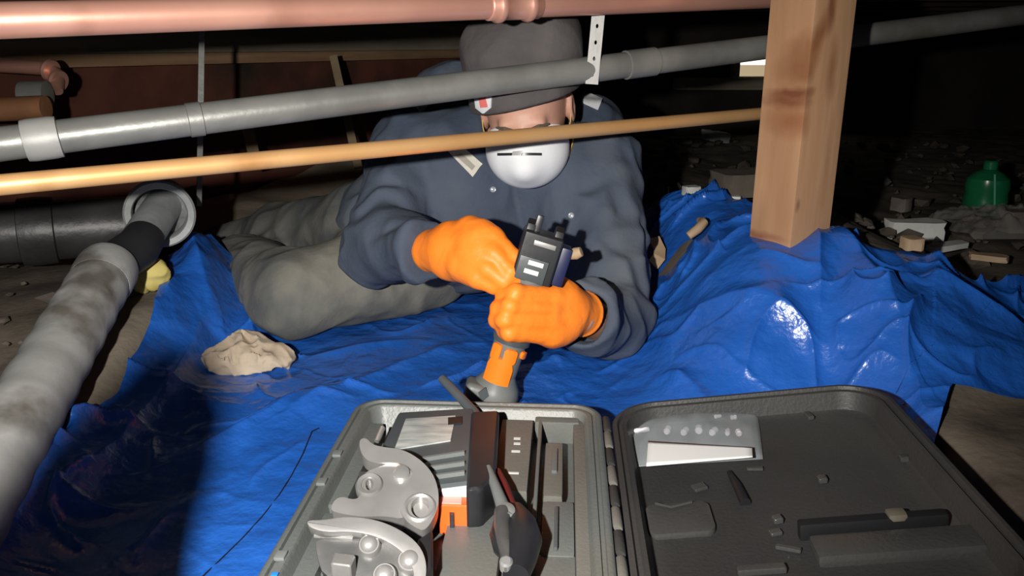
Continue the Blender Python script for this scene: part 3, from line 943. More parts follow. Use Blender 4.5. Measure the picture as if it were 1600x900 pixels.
def body_sdf(p):
    d = rc(p, CHT, BEL, 0.10, 0.11)
    d = smin(d, rc(p, BEL, PEL, 0.11, 0.12), 0.05)
    d = smin(d, rc(p, RS, LS, 0.05, 0.05), 0.05)
    d = smin(d, chain(p, [NECK + (0, 0.02, -0.04), hw(0, -0.02, -0.06)], [0.055, 0.05]), 0.03)
    d = smin(d, chain(p, [RS, RE, RW, RHAND], [0.045, 0.036, 0.024, 0.026], 0.01), 0.03)
    d = smin(d, chain(p, [LS, LE, LW, LHAND], [0.045, 0.036, 0.028, 0.026], 0.01), 0.03)
    d = smin(d, chain(p, [RH, K1, A1], [0.07, 0.045, 0.03], 0.02), 0.04)
    d = smin(d, chain(p, [LH, K2, A2], [0.07, 0.045, 0.03], 0.02), 0.04)
    d = smin(d, head_sdf(p), 0.02)
    return smax(d, RX(p) + 0.006 - p[:, 2], 0.01)
def cloth_noise(p, a, s, seed=0.0, aniso=(1, 1, 1)):
    q = p * s * np.asarray(aniso) + seed
    w = np.stack([noise3(q * 0.6 + 11), noise3(q * 0.6 + 23), noise3(q * 0.6 + 37)], 1)
    return a * (np.abs(noise3(q + 0.7 * w)) - 0.2)
def arm_folds(p, a, b, amp, freq, seed):
    """ring-like folds bunching across a sleeve"""
    a = np.asarray(a); ba = np.asarray(b) - a; L_ = np.linalg.norm(ba)
    t = (p - a) @ ba / L_
    n1 = noise3(p * 14 + seed)
    n2 = noise3(p * 7 + seed + 3)
    return amp * np.sin((t + 0.055 * n1) * freq * 0.62) * np.clip(0.5 + 1.6 * n2, 0, 1.2)
def jacket_sdf(p):
    d = rc(p, CHT + (0, 0.02, 0), BEL, 0.125, 0.150)
    d = smin(d, rc(p, BEL, PEL + (BEL - PEL) * 0.25, 0.150, 0.142), 0.05)
    d = smin(d, rc(p, RS, LS, 0.078, 0.070), 0.06)
    d = smin(d, rc(p, P(700, 260, 1.56), P(720, 330, 1.58), 0.085, 0.09), 0.06)
    d = smin(d, rc(p, P(905, 290, 1.56), P(900, 400, 1.55), 0.085, 0.085), 0.06)
    d = smin(d, rc(p, P(706, 156, 1.70), CHT + (0, 0.03, 0), 0.082, 0.10), 0.05)
    d = smin(d, rc(p, P(925, 205, 1.70), CHT + (0, 0.03, 0), 0.070, 0.10), 0.05)
    # open collar around the neck
    n_a = NECK + (0, 0.0, -0.035); n_b = NECK + (0, 0.005, 0.012)
    d = smin(d, rc(p, n_a, n_b, 0.080, 0.075), 0.03)
    ar = smin(rc(p, RS, RE, 0.076, 0.068), rc(p, RE, RW, 0.068, 0.050), 0.025)
    ar = ar + arm_folds(p, RS, RE, 0.0035, 150, 1.0) * (d > -0.03) + arm_folds(p, RE, RW, 0.003, 190, 5.0)
    cutR = (p - (RW + (RW - RE) * -0.04)) @ ((RW - RE) / np.linalg.norm(RW - RE))
    ar = smax(ar, np.minimum(cutR, 0.05), 0.006)
    d = smin(d, ar, 0.022)
    al = smin(rc(p, LS, LE, 0.075, 0.062), rc(p, LE, LW, 0.060, 0.052), 0.02)
    al = al + arm_folds(p, LS, LE, 0.0035, 150, 9.0) * (d > -0.03) + arm_folds(p, LE, LW, 0.004, 170, 13.0)
    cutL = (p - (LW + (LW - LE) * -0.10)) @ ((LW - LE) / np.linalg.norm(LW - LE))
    al = smax(al, np.minimum(cutL, 0.05), 0.006)
    al = smax(al, -rc(p, LW + (LW - LE) * -0.25, LW + (LW - LE) * 0.2, 0.045, 0.047), 0.004)
    d = smin(d, al, 0.022)
    d = d + cloth_noise(p, 0.034, 6.5, 3.0) + cloth_noise(p, 0.015, 15, 8.0, (1, 1, 0.6))
    # placket line down the front
    pl = np.abs((p - P(812, 320, 1.45)) @ np.array([0.97, 0.1, 0.22])) - 0.002
    d = d + 0.004 * np.exp(-(pl / 0.006) ** 2) * (p[:, 1] < 1.55)
    # keep the head clear
    d = smax(d, -(rc(p, hw(0, -0.01, -0.10), hw(0, -0.01, 0.10), 0.078, 0.09)), 0.012)
    return smax(d, RX(p) - p[:, 2], 0.012)
def trouser_sdf(p):
    d = rc(p, PEL + (BEL - PEL) * 0.2, PEL, 0.130, 0.125)
    d = smin(d, chain(p, [RH, K1, A1], [0.098, 0.076, 0.062], 0.04), 0.05)
    d = smin(d, chain(p, [LH, K2, A2 + (K2 - A2) * 0.12], [0.110, 0.078, 0.068], 0.03), 0.05)
    d = d + cloth_noise(p, 0.034, 6.0, 21.0) + cloth_noise(p, 0.012, 15, 28.0)
    return smax(d, RX(p) - p[:, 2], 0.012)

import time
_t0 = time.time()
person = link('person', surfnet('person', body_sdf, (-0.95, 1.12, -0.01), (0.32, 2.35, 0.68), 0.0045), M_skin)
tag(person, 'person in navy jacket, beanie and white mask reclining on tarp, holding tool', 'person')
jk = link('jacket', surfnet('jacket', jacket_sdf, (-0.40, 1.12, -0.01), (0.36, 1.96, 0.58), 0.0045), M_jacket, person)
tr = link('trousers', surfnet('trousers', trouser_sdf, (-1.05, 1.25, -0.01), (0.0, 2.35, 0.42), 0.005), M_trouser, person)

# beanie
def hat_sdf(p):
    q = hl(p)
    d = ell(q, (0, -0.012, 0.045), (0.097, 0.117, 0.112))
    d = smin(d, ell(q, (0.002, -0.042, 0.112), (0.108, 0.090, 0.062)), 0.045)
    d = smin(d, ell(q, (0.040, -0.04, 0.125), (0.05, 0.07, 0.058)), 0.04)
    pl = q[:, 2] - 0.060 - 0.16 * q[:, 0] - 0.42 * (q[:, 1] - 0.09)
    cuff = ell(q, (0, -0.012, 0.045), (0.103, 0.123, 0.118))
    cuff = smax(cuff, pl - 0.050, 0.006)
    d = smin(d, cuff, 0.003)
    d = d + 0.0035 * noise3(p * 26) + cloth_noise(p, 0.010, 13, 2.0)
    d = smax(d, -pl, 0.006)
    d = smax(d, -ell(q, (0, -0.018, 0.03), (0.079, 0.100, 0.095)), 0.003)
    return d
hat = link('beanie', surfnet('beanie', hat_sdf, Hc - 0.21, Hc + 0.22, 0.0034), M_hat, person)
# shield badge on the cuff
tag(decal('badge', [(742, 146), (769, 145), (768, 168), (745, 168)], hat_sdf, M_white, hat, off=0.0015, nu=8, nv=7, z0=1.0), 'white shield badge with a red mark')
decal('badge', [(745, 168), (768, 168), (758, 176), (755, 176)], hat_sdf, M_white, hat, off=0.0015, nu=8, nv=4, z0=1.0)
decal('badge_mark', [(750, 150), (760, 149), (764, 166), (753, 167)], hat_sdf, M_red, hat, off=0.003, nu=5, nv=5, z0=1.0)

# dust mask: moulded cup with lip, metal nose clip and elastic straps
def mask_sdf(p):
    q = hl(p)
    d = ell(q, (0, 0.050, -0.048), (0.077, 0.080, 0.071))
    d = smin(d, rc(q, (0, 0.100, -0.018), (0, 0.122, -0.040), 0.012, 0.016), 0.03)
    d = smax(d, 0.040 - q[:, 1], 0.006)
    d = smax(d, -ell(q, (0, 0.046, -0.048), (0.0735, 0.078, 0.0675)), 0.002)
    return d
def mask_outer(p):
    q = hl(p)
    d = ell(q, (0, 0.050, -0.048), (0.077, 0.080, 0.071))
    return smin(d, rc(q, (0, 0.100, -0.018), (0, 0.122, -0.040), 0.012, 0.016), 0.03)
mk = link('dust_mask', surfnet('dust_mask', mask_sdf, hw(0, 0.08, -0.055) - 0.12, hw(0, 0.08, -0.055) + 0.12, 0.0022), M_mask, person)
def tilt(x, y): return (x, y)
decal('nose_clip', [(779, 239), (845, 239), (845, 243), (779, 243)], mask_outer, M_clip, mk, off=0.002, nu=14, nv=3)
tag(decal('clip_shine', [(803, 237), (817, 236), (814, 243), (802, 243)], mask_outer, M_clipb, mk, off=0.0035, nu=6, nv=3), 'painted shine on the middle of the metal nose clip')  # highlight on the clip, laid on as a brighter piece
for z0_, z1_ in ((-0.03, 0.0), (-0.075, -0.05)):
    for s in (-1, 1):
        pts = [hw(s * 0.074, 0.048, z0_), hw(s * 0.081, 0.02, z0_ * 0.6 + z1_ * 0.4), hw(s * 0.084, -0.03, z1_), hw(s * 0.072, -0.085, z1_ + 0.01)]
        MB().strip(pts, Vector(hu), 0.006, 0.0015).build('elastic_strap', M_strap_y, mk)
# eyes and brows
for s in (-1, 1):
    ey = MB().lathe([(0, -.0105), (.006, -.0086), (.0095, -.0045), (.0105, 0), (.0095, .0045), (.0055, .009)], 20, frame(hw(s * 0.032, 0.0785, -0.001), Vector(HR @ np.array([0, 1, -0.45]))), cap=True).build('eye', M_eye, person)
    MB().lathe([(.0056, .0088), (.003, .0100), (0, .0104)], 20, frame(hw(s * 0.032, 0.0785, -0.001), Vector(HR @ np.array([0, 1, -0.45]))), cap=False).build('iris', M_iris, ey)
    MB().tube([hw(s * 0.014, 0.0925, 0.017), hw(s * 0.030, 0.0895, 0.021), hw(s * 0.046, 0.077, 0.017)], [.003, .004, .002], 10).build('eyebrow', M_brow, person)

# gloves
def finger(p, pts, r0=0.0118, r1=0.0095):
    n = len(pts)
    return chain(p, pts, [r0 + (r1 - r0) * i / (n - 1) for i in range(n)], 0.004)
def gloveR_sdf(p):
    # his right hand: back of the hand up, fingers reaching down around the tool head
    d = rc(p, P(676, 392, 1.262), P(700, 392, 1.235), 0.034, 0.036)
    palm = rc(p, P(712, 378, 1.225), P(752, 376, 1.185), 0.031, 0.026)
    palm = smin(palm, rc(p, P(712, 408, 1.225), P(748, 416, 1.185), 0.030, 0.026), 0.03)
    d = smin(d, palm, 0.025)
    fs = [
        [P(736, 354, 1.200), P(774, 374, 1.172), P(803, 402, 1.163), P(814, 417, 1.168)],
        [P(740, 376, 1.185), P(774, 398, 1.158), P(799, 424, 1.154), P(807, 437, 1.162)],
        [P(734, 398, 1.182), P(764, 421, 1.156), P(787, 440, 1.155), P(796, 448, 1.163)],
        [P(720, 418, 1.188), P(747, 436, 1.166), P(771, 448, 1.164), P(781, 452, 1.171)],
    ]
    fd = None
    for k, f_ in enumerate(fs):
        e = finger(p, f_, 0.0150, 0.0108 if k < 3 else 0.0098)
        fd = e if fd is None else smin(fd, e, 0.007)
    d = smin(d, fd, 0.022)
    d = smin(d, finger(p, [P(722, 380, 1.250), P(758, 384, 1.242), P(786, 394, 1.230), P(806, 404, 1.215)], 0.016, 0.011), 0.010)   # thumb
    d = d + 0.0008 * noise3(p * 60) + cloth_noise(p, 0.0030, 22, 4.0)
    c = P(676, 392, 1.262); ax = (RW - RE) / np.linalg.norm(RW - RE)
    d = smax(d, -((p - c) @ ax) - 0.012, 0.004)
    return d
def gloveL_sdf(p):
    # his left hand: fist closed round the tool body
    d = rc(p, P(908, 490, 1.250), P(888, 488, 1.225), 0.034, 0.036)
    palm = rc(p, P(872, 470, 1.210), P(866, 512, 1.205), 0.033, 0.031)
    d = smin(d, palm, 0.03)
    ks = [(862, 461, 1.178), (860, 482, 1.172), (858, 504, 1.174), (858, 524, 1.182)]
    mids = [(806, 458, 1.140), (797, 479, 1.134), (790, 499, 1.136), (796, 519, 1.145)]
    dist = [(788, 461, 1.160), (780, 482, 1.154), (777, 500, 1.155), (790, 516, 1.160)]
    tips = [(790, 463, 1.185), (784, 484, 1.182), (783, 502, 1.182), (794, 516, 1.182)]
    fd = None
    for a, b, c, t in zip(ks, mids, dist, tips):
        e = finger(p, [P(*a), P(*b), P(*c), P(*t)], 0.0140, 0.0122)
        fd = e if fd is None else smin(fd, e, 0.006)
    d = smin(d, fd, 0.020)
    d = smin(d, finger(p, [P(880, 466, 1.225), P(868, 446, 1.205), P(846, 442, 1.195), P(822, 446, 1.190)], 0.017, 0.0115), 0.010)
    # rolled cuff
    ax = (LW - LE) / np.linalg.norm(LW - LE)
    c = P(912, 491, 1.252)
    d = d + 0.0008 * noise3(p * 60) + cloth_noise(p, 0.0030, 22, 14.0)
    t = (p - c) @ ax
    d = d - 0.003 * np.exp(-((t - 0.004) / 0.004) ** 2)
    d = smax(d, -t, 0.003)
    return d
gr = link('glove', surfnet('glove', gloveR_sdf, P(735, 400, 1.2) - (0.12, 0.13, 0.11), P(735, 400, 1.2) + (0.12, 0.13, 0.11), 0.0022), M_glove, person)
gl = link('glove', surfnet('glove', gloveL_sdf, P(845, 490, 1.19) - (0.12, 0.13, 0.10), P(845, 490, 1.19) + (0.12, 0.13, 0.10), 0.0022), M_glove, person)
tag(gr, 'orange glove pinching the top of the tool'); tag(gl, 'orange glove closed round the tool body')

# patches, buttons, collar piece
pt = decal('name_patch', [(697, 233), (723, 229), (753, 256), (738, 276)], jacket_sdf, M_cream, jk, nu=10, nv=7)
decal('stitching', [(712, 243), (722, 240), (742, 260), (737, 266)], jacket_sdf, M_patchtext, jk, off=0.0042, nu=8, nv=3)
decal('shoulder_patch', [(645, 160), (676, 155), (663, 173), (655, 174)], jacket_sdf, M_cream, jk)
decal('shoulder_flag', [(911, 143), (941, 156), (934, 172), (908, 160)], jacket_sdf, M_white, jk)
for (x, y) in ((893, 337), (770, 296), (772, 360)):
    s = march(jacket_sdf, [x], [y]); n = grad(jacket_sdf, s)
    MB().lathe([(0, .0028), (.002, .0026), (.003, .0018), (.0046, .003), (.0056, .0022), (.0058, -.003)], 20, frame(s[0] + n[0] * 0.0005, n[0])).build('button', M_button, jk)
# boots
def boot(ank, toe, name, m=M_boot):
    def f(p):
        d = rc(p, ank + (0, 0, 0.01), ank + (toe - ank) * 0.1 + (0, 0, -0.02), 0.052, 0.050)
        d = smin(d, rc(p, ank + (0, 0, -0.015), toe, 0.045, 0.040), 0.03)
        d = d + cloth_noise(p, 0.006, 22, 2.0)
        return smax(d, RX(p) - p[:, 2], 0.008)
    c = (ank + toe) / 2
    b_ = link(name, surfnet(name, f, c - 0.2, c + 0.2, 0.005), m, person)
    return b_
boot(A2 + np.array([0.0, 0.02, -0.012]), A2 + np.array([-0.10, 0.12, -0.02]), 'boot')
boot(A1 + np.array([-0.02, 0.02, 0.0]), A1 + np.array([-0.19, -0.02, -0.01]), 'boot', M_sole)
print('person built', time.time() - _t0)

# ------------------------------------------------------------------ press tool held in the hands
tb = P(770, 622, 1.215); tt = P(851, 362, 1.155)
tax = Vector(tt - tb).normalized()
zero = tarp_z(tb[0], tb[1])
tm = frame(tb, tax, (1, 0, 0))
tool = empty('press_tool', mtx=tm)
tag(tool, 'grey and orange handheld press tool gripped by both gloves', 'power tool')
TL = (Vector(tt) - Vector(tb)).length
# base / battery end
mb = MB()
mb.lathe([(0, -.012), (.026, -.012), (.034, -.008), (.037, 0.0), (.037, .014), (.034, .024), (.027, .034), (.0235, .042), (0, .042)], 40)
bs = mb.build('base_cap', M_tgrey, tool, local=True, ang=50)
mb = MB().box((-0.030, -0.012, 0.008), (0.032, 0.045, 0.032), bevel=0.011, seg=3)
mb.build('battery', M_tgrey, tool, local=True, ang=50)
mm = Matrix.Translation((-0.018, -0.0365, 0.016)) @ Matrix.Rotation(math.radians(90), 4, 'X')
MB().prism([(-.008, 0), (0, -.011), (.008, 0), (0, .011)], -0.002, 0.002, mm).build('diamond_emblem', M_dgrey, tool, local=True, smooth=False)
# body
mb = MB().lathe([(0, .038), (.0235, .038), (.0245, .055), (.0245, .115), (.022, .135), (.0215, .185), (.0265, .198), (.027, .215), (0, .215)], 40)
mb.build('body', M_tgrey, tool, local=True, ang=50)
def shell_patch(name, r, th, a0, a1, z0, z1, m, n=14, corner=0.006):
    """curved panel wrapped on the body, angles measured from the side facing the camera"""
    t = bmesh.new(); rings = []
    for i in range(n + 1):
        u = i / n
        a = math.radians(-90 + a0 + (a1 - a0) * u)
        e = min(u, 1 - u) * (a1 - a0) * math.pi / 180 * r
        k = max(0.0, corner - e)
        inset = corner - math.sqrt(max(0.0, corner ** 2 - k ** 2)) if k > 0 else 0
        rings.append([t.verts.new((rr * math.cos(a), rr * math.sin(a), zz)) for rr, zz in ((r, z0 + inset), (r + th, z0 + inset + .001), (r + th, z1 - inset - .001), (r, z1 - inset))])
    for a, b in zip(rings[:-1], rings[1:]):
        for k in range(4): t.faces.new((a[k], b[k], b[(k + 1) % 4], a[(k + 1) % 4]))
    t.faces.new(rings[0]); t.faces.new(rings[-1][::-1])
    bmesh.ops.recalc_face_normals(t, faces=t.faces)
    mb = MB(); mb._merge(t, None)
    return mb.build(name, m, tool, local=True, ang=50)
shell_patch('orange_panel', .0243, .004, -60, 30, .018, .072, M_orange, corner=0.013)
shell_patch('orange_tab', .0243, .004, -60, -24, .066, .092, M_orange, corner=0.004)
shell_patch('orange_tab', .0243, .004, -12, 30, .066, .090, M_orange, corner=0.004)
shell_patch('orange_button', .0243, .005, 48, 80, .076, .088, M_orange, corner=0.004)
shell_patch('grip_band', .0243, .005, -75, 95, .094, .120, M_dgrey, corner=0.006)
# head
mb = MB().box((0, 0, 0.230), (0.058, 0.052, 0.072), bevel=0.006, seg=3)
hd_ = mb.build('head_block', M_black, tool, local=True)
mb = MB().box((-0.004, -0.0275, 0.213), (0.042, 0.006, 0.034), bevel=0.001)
hdp = mb.build('head_plate', M_dgrey, tool, local=True)
for z_, w_ in ((0.2235, 0.022), (0.2105, 0.021)):
    MB().box((-0.004 + (0.003 if z_ > .215 else 0), -0.0310, z_), (w_, 0.003, 0.0065)).build('white_label', M_paper, hdp, local=True, smooth=False)
for s in (-1, 1):
    mb = MB().prism([(-.016, 0), (.016, 0), (.018, .03), (.013, .046), (.002, .050), (-.012, .044), (-.017, .028)], -0.006, 0.006,
                    Matrix.Translation((s * 0.021, 0, 0.230)) @ Matrix.Rotation(math.radians(90), 4, 'Y') @ Matrix.Rotation(math.radians(90), 4, 'Z'), bevel=0.0015)
    mb.build('jaw_fork', M_black, tool, local=True)
mb = MB().lathe([(0, -.031), (.008, -.031), (.0085, -.029), (.0085, .031), (0, .031)], 24, frame((0, 0, 0.262), (1, 0, 0)))
mb.build('jaw_pin', M_chrome, tool, local=True)
MB().box((0.038, 0.002, 0.226), (0.016, 0.040, 0.058), bevel=0.004).build('navy_side_cover', M_navy, tool, local=True)
MB().box((0.004, -0.0255, 0.252), (0.032, 0.004, 0.007), bevel=0.001).build('steel_roller', M_silver, tool, local=True)
MB().box((-0.012, -0.006, 0.272), (0.010, 0.012, 0.034), bevel=0.003).build('jaw_tip', M_black, tool, local=True)
MB().lathe([(0, .010), (.007, .009), (.009, 0), (.006, -.010), (0, -.011)], 18, frame((0.052, -0.006, 0.250), (0.7, -0.3, 0.6))).build('release_knob', M_tanbit, tool, local=True)

# ------------------------------------------------------------------ tool case
CW, CD, CHH = 0.325, 0.430, 0.066
cyaw = math.radians(-3.7)
cc = Vector((-0.058, 0.772, 0.004))
cm = Matrix.Translation(cc) @ Matrix.Rotation(cyaw, 4, 'Z')
case = empty('tool_case', mtx=cm)
tag(case, 'open grey plastic tool case lying on the tarp', 'tool case')
cinv = cm.inverted()
def rrect(x0, y0, x1, y1, r, n=6):
    pts = []
    for (cx, cy, a0) in ((x1 - r, y1 - r, 0), (x0 + r, y1 - r, 90), (x0 + r, y0 + r, 180), (x1 - r, y0 + r, 270)):
        for i in range(n + 1):
            a = math.radians(a0 + 90 * i / n)
            pts.append((cx + r * math.cos(a), cy + r * math.sin(a)))
    return pts
def shell_mesh(loops):
    """loops = list of (outline, z) skinned in order; the first and last are closed"""
    t = bmesh.new(); rings = []
    for poly, z in loops: rings.append([t.verts.new((x, y, z)) for x, y in poly])
    n = len(rings[0])
    for a, b in zip(rings[:-1], rings[1:]):
        for i in range(n): t.faces.new((a[i], a[(i + 1) % n], b[(i + 1) % n], b[i]))
    t.faces.new(rings[0][::-1]); t.faces.new(rings[-1])
    bmesh.ops.recalc_face_normals(t, faces=t.faces)
    mb = MB(); mb._merge(t, None); return mb
w2, d2 = CW / 2, CD / 2
def ins(k, r): return rrect(-w2 + k, -d2 + k, w2 - k, d2 - k, r, 8)
mb = shell_mesh([(ins(.012, .026), 0), (ins(.006, .032), .004), (ins(.004, .034), .045), (ins(0, .036), .050), (ins(0, .036), .0635), (ins(.0015, .035), CHH - .001), (ins(.004, .033), CHH),
                 (ins(.007, .031), CHH), (ins(.008, .030), CHH - .004), (ins(.012, .027), CHH - .004), (ins(.013, .026), CHH - .001), (ins(.018, .022), CHH - .001), (ins(.021, .019), CHH - .004),
                 (ins(.026, .016), .030), (ins(.030, .013), .026)])
mb.build('tray', M_case, case, local=True, ang=40)
def cl_px(px, py, Zw):
    return cinv @ Vector(G(px, py, Zw))
def cbox(px0, py0, px1, py1, Ztop, Zbot, name, m, bevel=0.003, parent=None):
    a = cl_px(px0, py0, Ztop); b = cl_px(px1, py1, Ztop); c_ = cl_px(px0, py1, Ztop); d_ = cl_px(px1, py0, Ztop)
    x0 = (a.x + c_.x) / 2; x1 = (b.x + d_.x) / 2
    y1 = (a.y + d_.y) / 2; y0 = (b.y + c_.y) / 2
    x0, x1 = max(x0, -w2 + .022), min(x1, w2 - .022); y1 = min(y1, d2 - .022); y0 = max(y0, -d2 + .022)
    zt, zb = Ztop - cc.z, Zbot - cc.z
    mb = MB().box(((x0 + x1) / 2, (y0 + y1) / 2, (zt + zb) / 2), (x1 - x0, y1 - y0, zt - zb), bevel=bevel)
    return mb.build(name, m, parent or case, local=True)
cbox(776, 655, 829, 767, .060, .028, 'ledge', M_case_d)
for (x, y, w_) in ((808, 684, 10), (808, 692, 10), (806, 704, 13), (802, 738, 17)):
    a = cl_px(x - w_ / 2, y - 1.6, .0612); b = cl_px(x + w_ / 2, y + 1.6, .0612)
    MB().box(((a.x + b.x) / 2, (a.y + b.y) / 2, .0562), (abs(b.x - a.x), abs(a.y - b.y), .0008)).build('printed_tick', M_tick, case, local=True, smooth=False)
cbox(686, 795, 780, 960, .046, .028, 'flat_step', M_case)
# right compartment: frame ribs around a sunken pocket with grip pads
cbox(836, 655, 842, 860, .060, .028, 'rib', M_case, .002)
cbox(836, 650, 905, 660, .060, .028, 'rib', M_case, .003)
cbox(898, 655, 930, 960, .058, .028, 'side_step', M_case_d)
cbox(850, 690, 880, 775, .052, .028, 'pocket_pad', M_case_d, .006)
cbox(862, 700, 871, 735, .056, .050, 'pad_rib', M_case, .002)
cbox(845, 782, 898, 868, .050, .028, 'pocket_pad', M_case, .006)
cbox(866, 790, 872, 855, .055, .048, 'pad_rib', M_dgrey, .002)
cbox(800, 866, 900, 980, .048, .028, 'flat_step', M_case)
# left compartment ribs
cbox(548, 660, 572, 790, .054, .028, 'side_step', M_case)
cbox(470, 800, 505, 960, .052, .028, 'side_step', M_case)
cbox(512, 700, 520, 800, .046, .028, 'rib', M_dgrey, .002)
for k in range(4):
    cbox(490 - 8 * k, 858 + 18 * k, 640, 863 + 18 * k, .042, .028, 'rib', M_case, .002)
# latch marks on the left rim
for (x, y) in ((478, 752), (500, 708), (430, 868)):
    p = cl_px(x, y, .07)
    MB().box((-w2 + .012, p.y, CHH), (.010, .012, .004), bevel=.0015).build('rim_clip', M_tgrey, case, local=True)
p = cl_px(430, 876, .07)
MB().box((-w2 + .016, p.y - .02, CHH), (.006, .005, .002), bevel=.0008).build('blue_speck', M_bluetape, case, local=True)
# hinge
hx = w2 + 0.006
for k in range(9):
    y = -d2 + 0.045 + k * (CD - 0.09) / 8
    mb = MB(); sleeve(mb, (hx, y - .018, CHH - .010), (0, 1, 0), [(0, 0), (.0055, 0), (.0062, .002), (.0062, .034), (.0055, .036), (0, .036)], 14)
    mb.build('hinge_knuckle', M_case_d if k % 2 else M_lid, case, local=True)
# lid, opened flat beyond the hinge and propped up a little at its far side
lid_m = Matrix.Translation((hx, 0, CHH - .012)) @ Matrix.Rotation(math.radians(-7.5), 4, 'Y') @ Matrix.Rotation(math.radians(0), 4, 'Z')
LW_, LH_ = 0.345, 0.045
lid = empty('lid', (0, 0, 0)); lid.parent = case; lid.matrix_local = lid_m
lid.rotation_mode = 'XYZ'
l0, l1 = 0.008, 0.008 + LW_
def li(k, r): return rrect(l0 + k, -d2 + k, l1 - k, d2 - k, r, 8)
H_ = 0.010
mb = shell_mesh([(li(.010, .05), H_ - LH_), (li(.003, .056), H_ - LH_ + .008), (li(0, .058), H_ - .014), (li(0, .058), H_ - .002), (li(.002, .056), H_), (li(.006, .053), H_), (li(.008, .051), H_ - .005), (li(.012, .048), H_ - .005),
                 (li(.014, .046), H_ - .001), (li(.018, .043), H_ - .002), (li(.024, .038), H_ - .024), (li(.030, .034), H_ - .028)])
lo = mb.build('lid_shell', M_lid, lid, local=True, ang=40)
lwm = cm @ lid_m
linv = lwm.inverted()
ln = np.array(lwm.to_3x3() @ Vector((0, 0, 1))); lp = np.array(lwm @ Vector((0, 0, H_ - .028)))
def ll(px, py, dz=0.0):
    return linv @ Vector(onplane(px, py, lp + ln * dz, ln))
def lbox(px, py, sx, sy, sz, name, m, rot=0, bevel=.002, dz=0.0):
    p = ll(px, py)
    mt = Matrix.Translation((p.x, p.y, H_ - .028 + sz / 2 + dz)) @ Matrix.Rotation(math.radians(rot), 4, 'Z')
    sz *= 0.7
    return MB().box((0, 0, 0), (sx, sy, sz), mt, bevel=0.42 * min(sx, sy, sz), seg=3).build(name, m, lid, local=True)
# moulded features
pad = ll(1062, 815)
MB().prism(rrect(pad.x - .034, pad.y - .030, pad.x + .034, pad.y + .026, .010), H_ - .029, H_ - .021, bevel=.003).build('moulded_pad', M_lidc, lid, local=True)
pa_ = [ll(1025, 798), ll(1050, 804), ll(1082, 796)]
MB().tube([Vector((p.x, p.y, H_ - .019)) for p in pa_], .0016, 8).build('moulded_arc', M_lidc, lid, local=True)
lbox(1093, 765, .016, .012, .006, 'moulded_clip', M_lidc, 20)
a = ll(1140, 742); b = ll(1165, 790)
MB().tube([Vector((a.x, a.y, H_ - .025)), Vector(((a.x + b.x) / 2, (a.y + b.y) / 2, H_ - .023)), Vector((b.x, b.y, H_ - .025))], [.003, .005, .006], 12).build('black_clip', M_lidd, lid, local=True)
lbox(1215, 818, .010, .010, .010, 'moulded_clip', M_lidc, 10)
lbox(1212, 836, .012, .008, .006, 'moulded_clip', M_lidc, 10)
lbox(1232, 861, .024, .006, .006, 'moulded_clip', M_lidc, -25)
lbox(1190, 897, .045, .010, .010, 'moulded_clip', M_lidc, 0)
lbox(1285, 755, .010, .010, .010, 'moulded_clip', M_lidc, 0)
lbox(1264, 654, .008, .016, .008, 'moulded_clip', M_lidc, 10)
lbox(1352, 644, .008, .008, .010, 'moulded_clip', M_lidc, 0)
lbox(1412, 722, .010, .010, .010, 'moulded_clip', M_lidc, 0)
lbox(1180, 735, .018, .006, .005, 'moulded_clip', M_lidc, -10)
# handle recess with a grip bar
a = ll(1300, 865); b = ll(1500, 858)
gx_, gy_ = (a.x + b.x) / 2, (a.y + b.y) / 2
MB().box((gx_, gy_, H_ - .022), (.15, .035, .014), bevel=.006).build('handle_mould', M_lidc, lid, local=True)
MB().box((gx_ - .01, gy_ + .032, H_ - .020), (.14, .012, .020), bevel=.004).build('handle_rib', M_lidd, lid, local=True)
p = ll(1400, 828)
MB().box((p.x, p.y, H_ - .015), (.018, .014, .016), bevel=.004).build('handle_latch', M_galv, lid, local=True)

# clear pouch with pale pieces and a paper slip: things lying in the lid
def lw(px, py, dz): return Vector(onplane(px, py, lp + ln * dz, ln))
def lid_sheet(name, quad, dz, m, label, cat, bulge=0.0, nu=16, nv=8, th=0.0012):
    q = [np.array(lw(x, y, dz)) for x, y in quad]
    u = np.linspace(0, 1, nu); v = np.linspace(0, 1, nv); U, W = np.meshgrid(u, v)
    S = ((1 - U) * (1 - W))[..., None] * q[0] + (U * (1 - W))[..., None] * q[1] + (U * W)[..., None] * q[2] + ((1 - U) * W)[..., None] * q[3]
    b_ = bulge * np.sin(np.pi * U) ** .6 * np.sin(np.pi * W) ** .6 * (1 + 0.5 * noise2(U * 7, W * 4, 3.1))
    S = S + b_[..., None] * ln
    me = grid_mesh(name, S)
    o = link(name, me, m, origin=tuple(q[3]))
    sm = o.modifiers.new('thickness', 'SOLIDIFY'); sm.thickness = th; sm.offset = -1
    if label: tag(o, label, cat)
    return o
pouch = lid_sheet('plastic_pouch', [(984, 642), (1182, 638), (1192, 718), (990, 730)], .003, M_pouch, 'clear plastic pouch of pale pieces lying in the lid', 'pouch', bulge=.013, nu=30, nv=14)
pw = wmat(pouch)
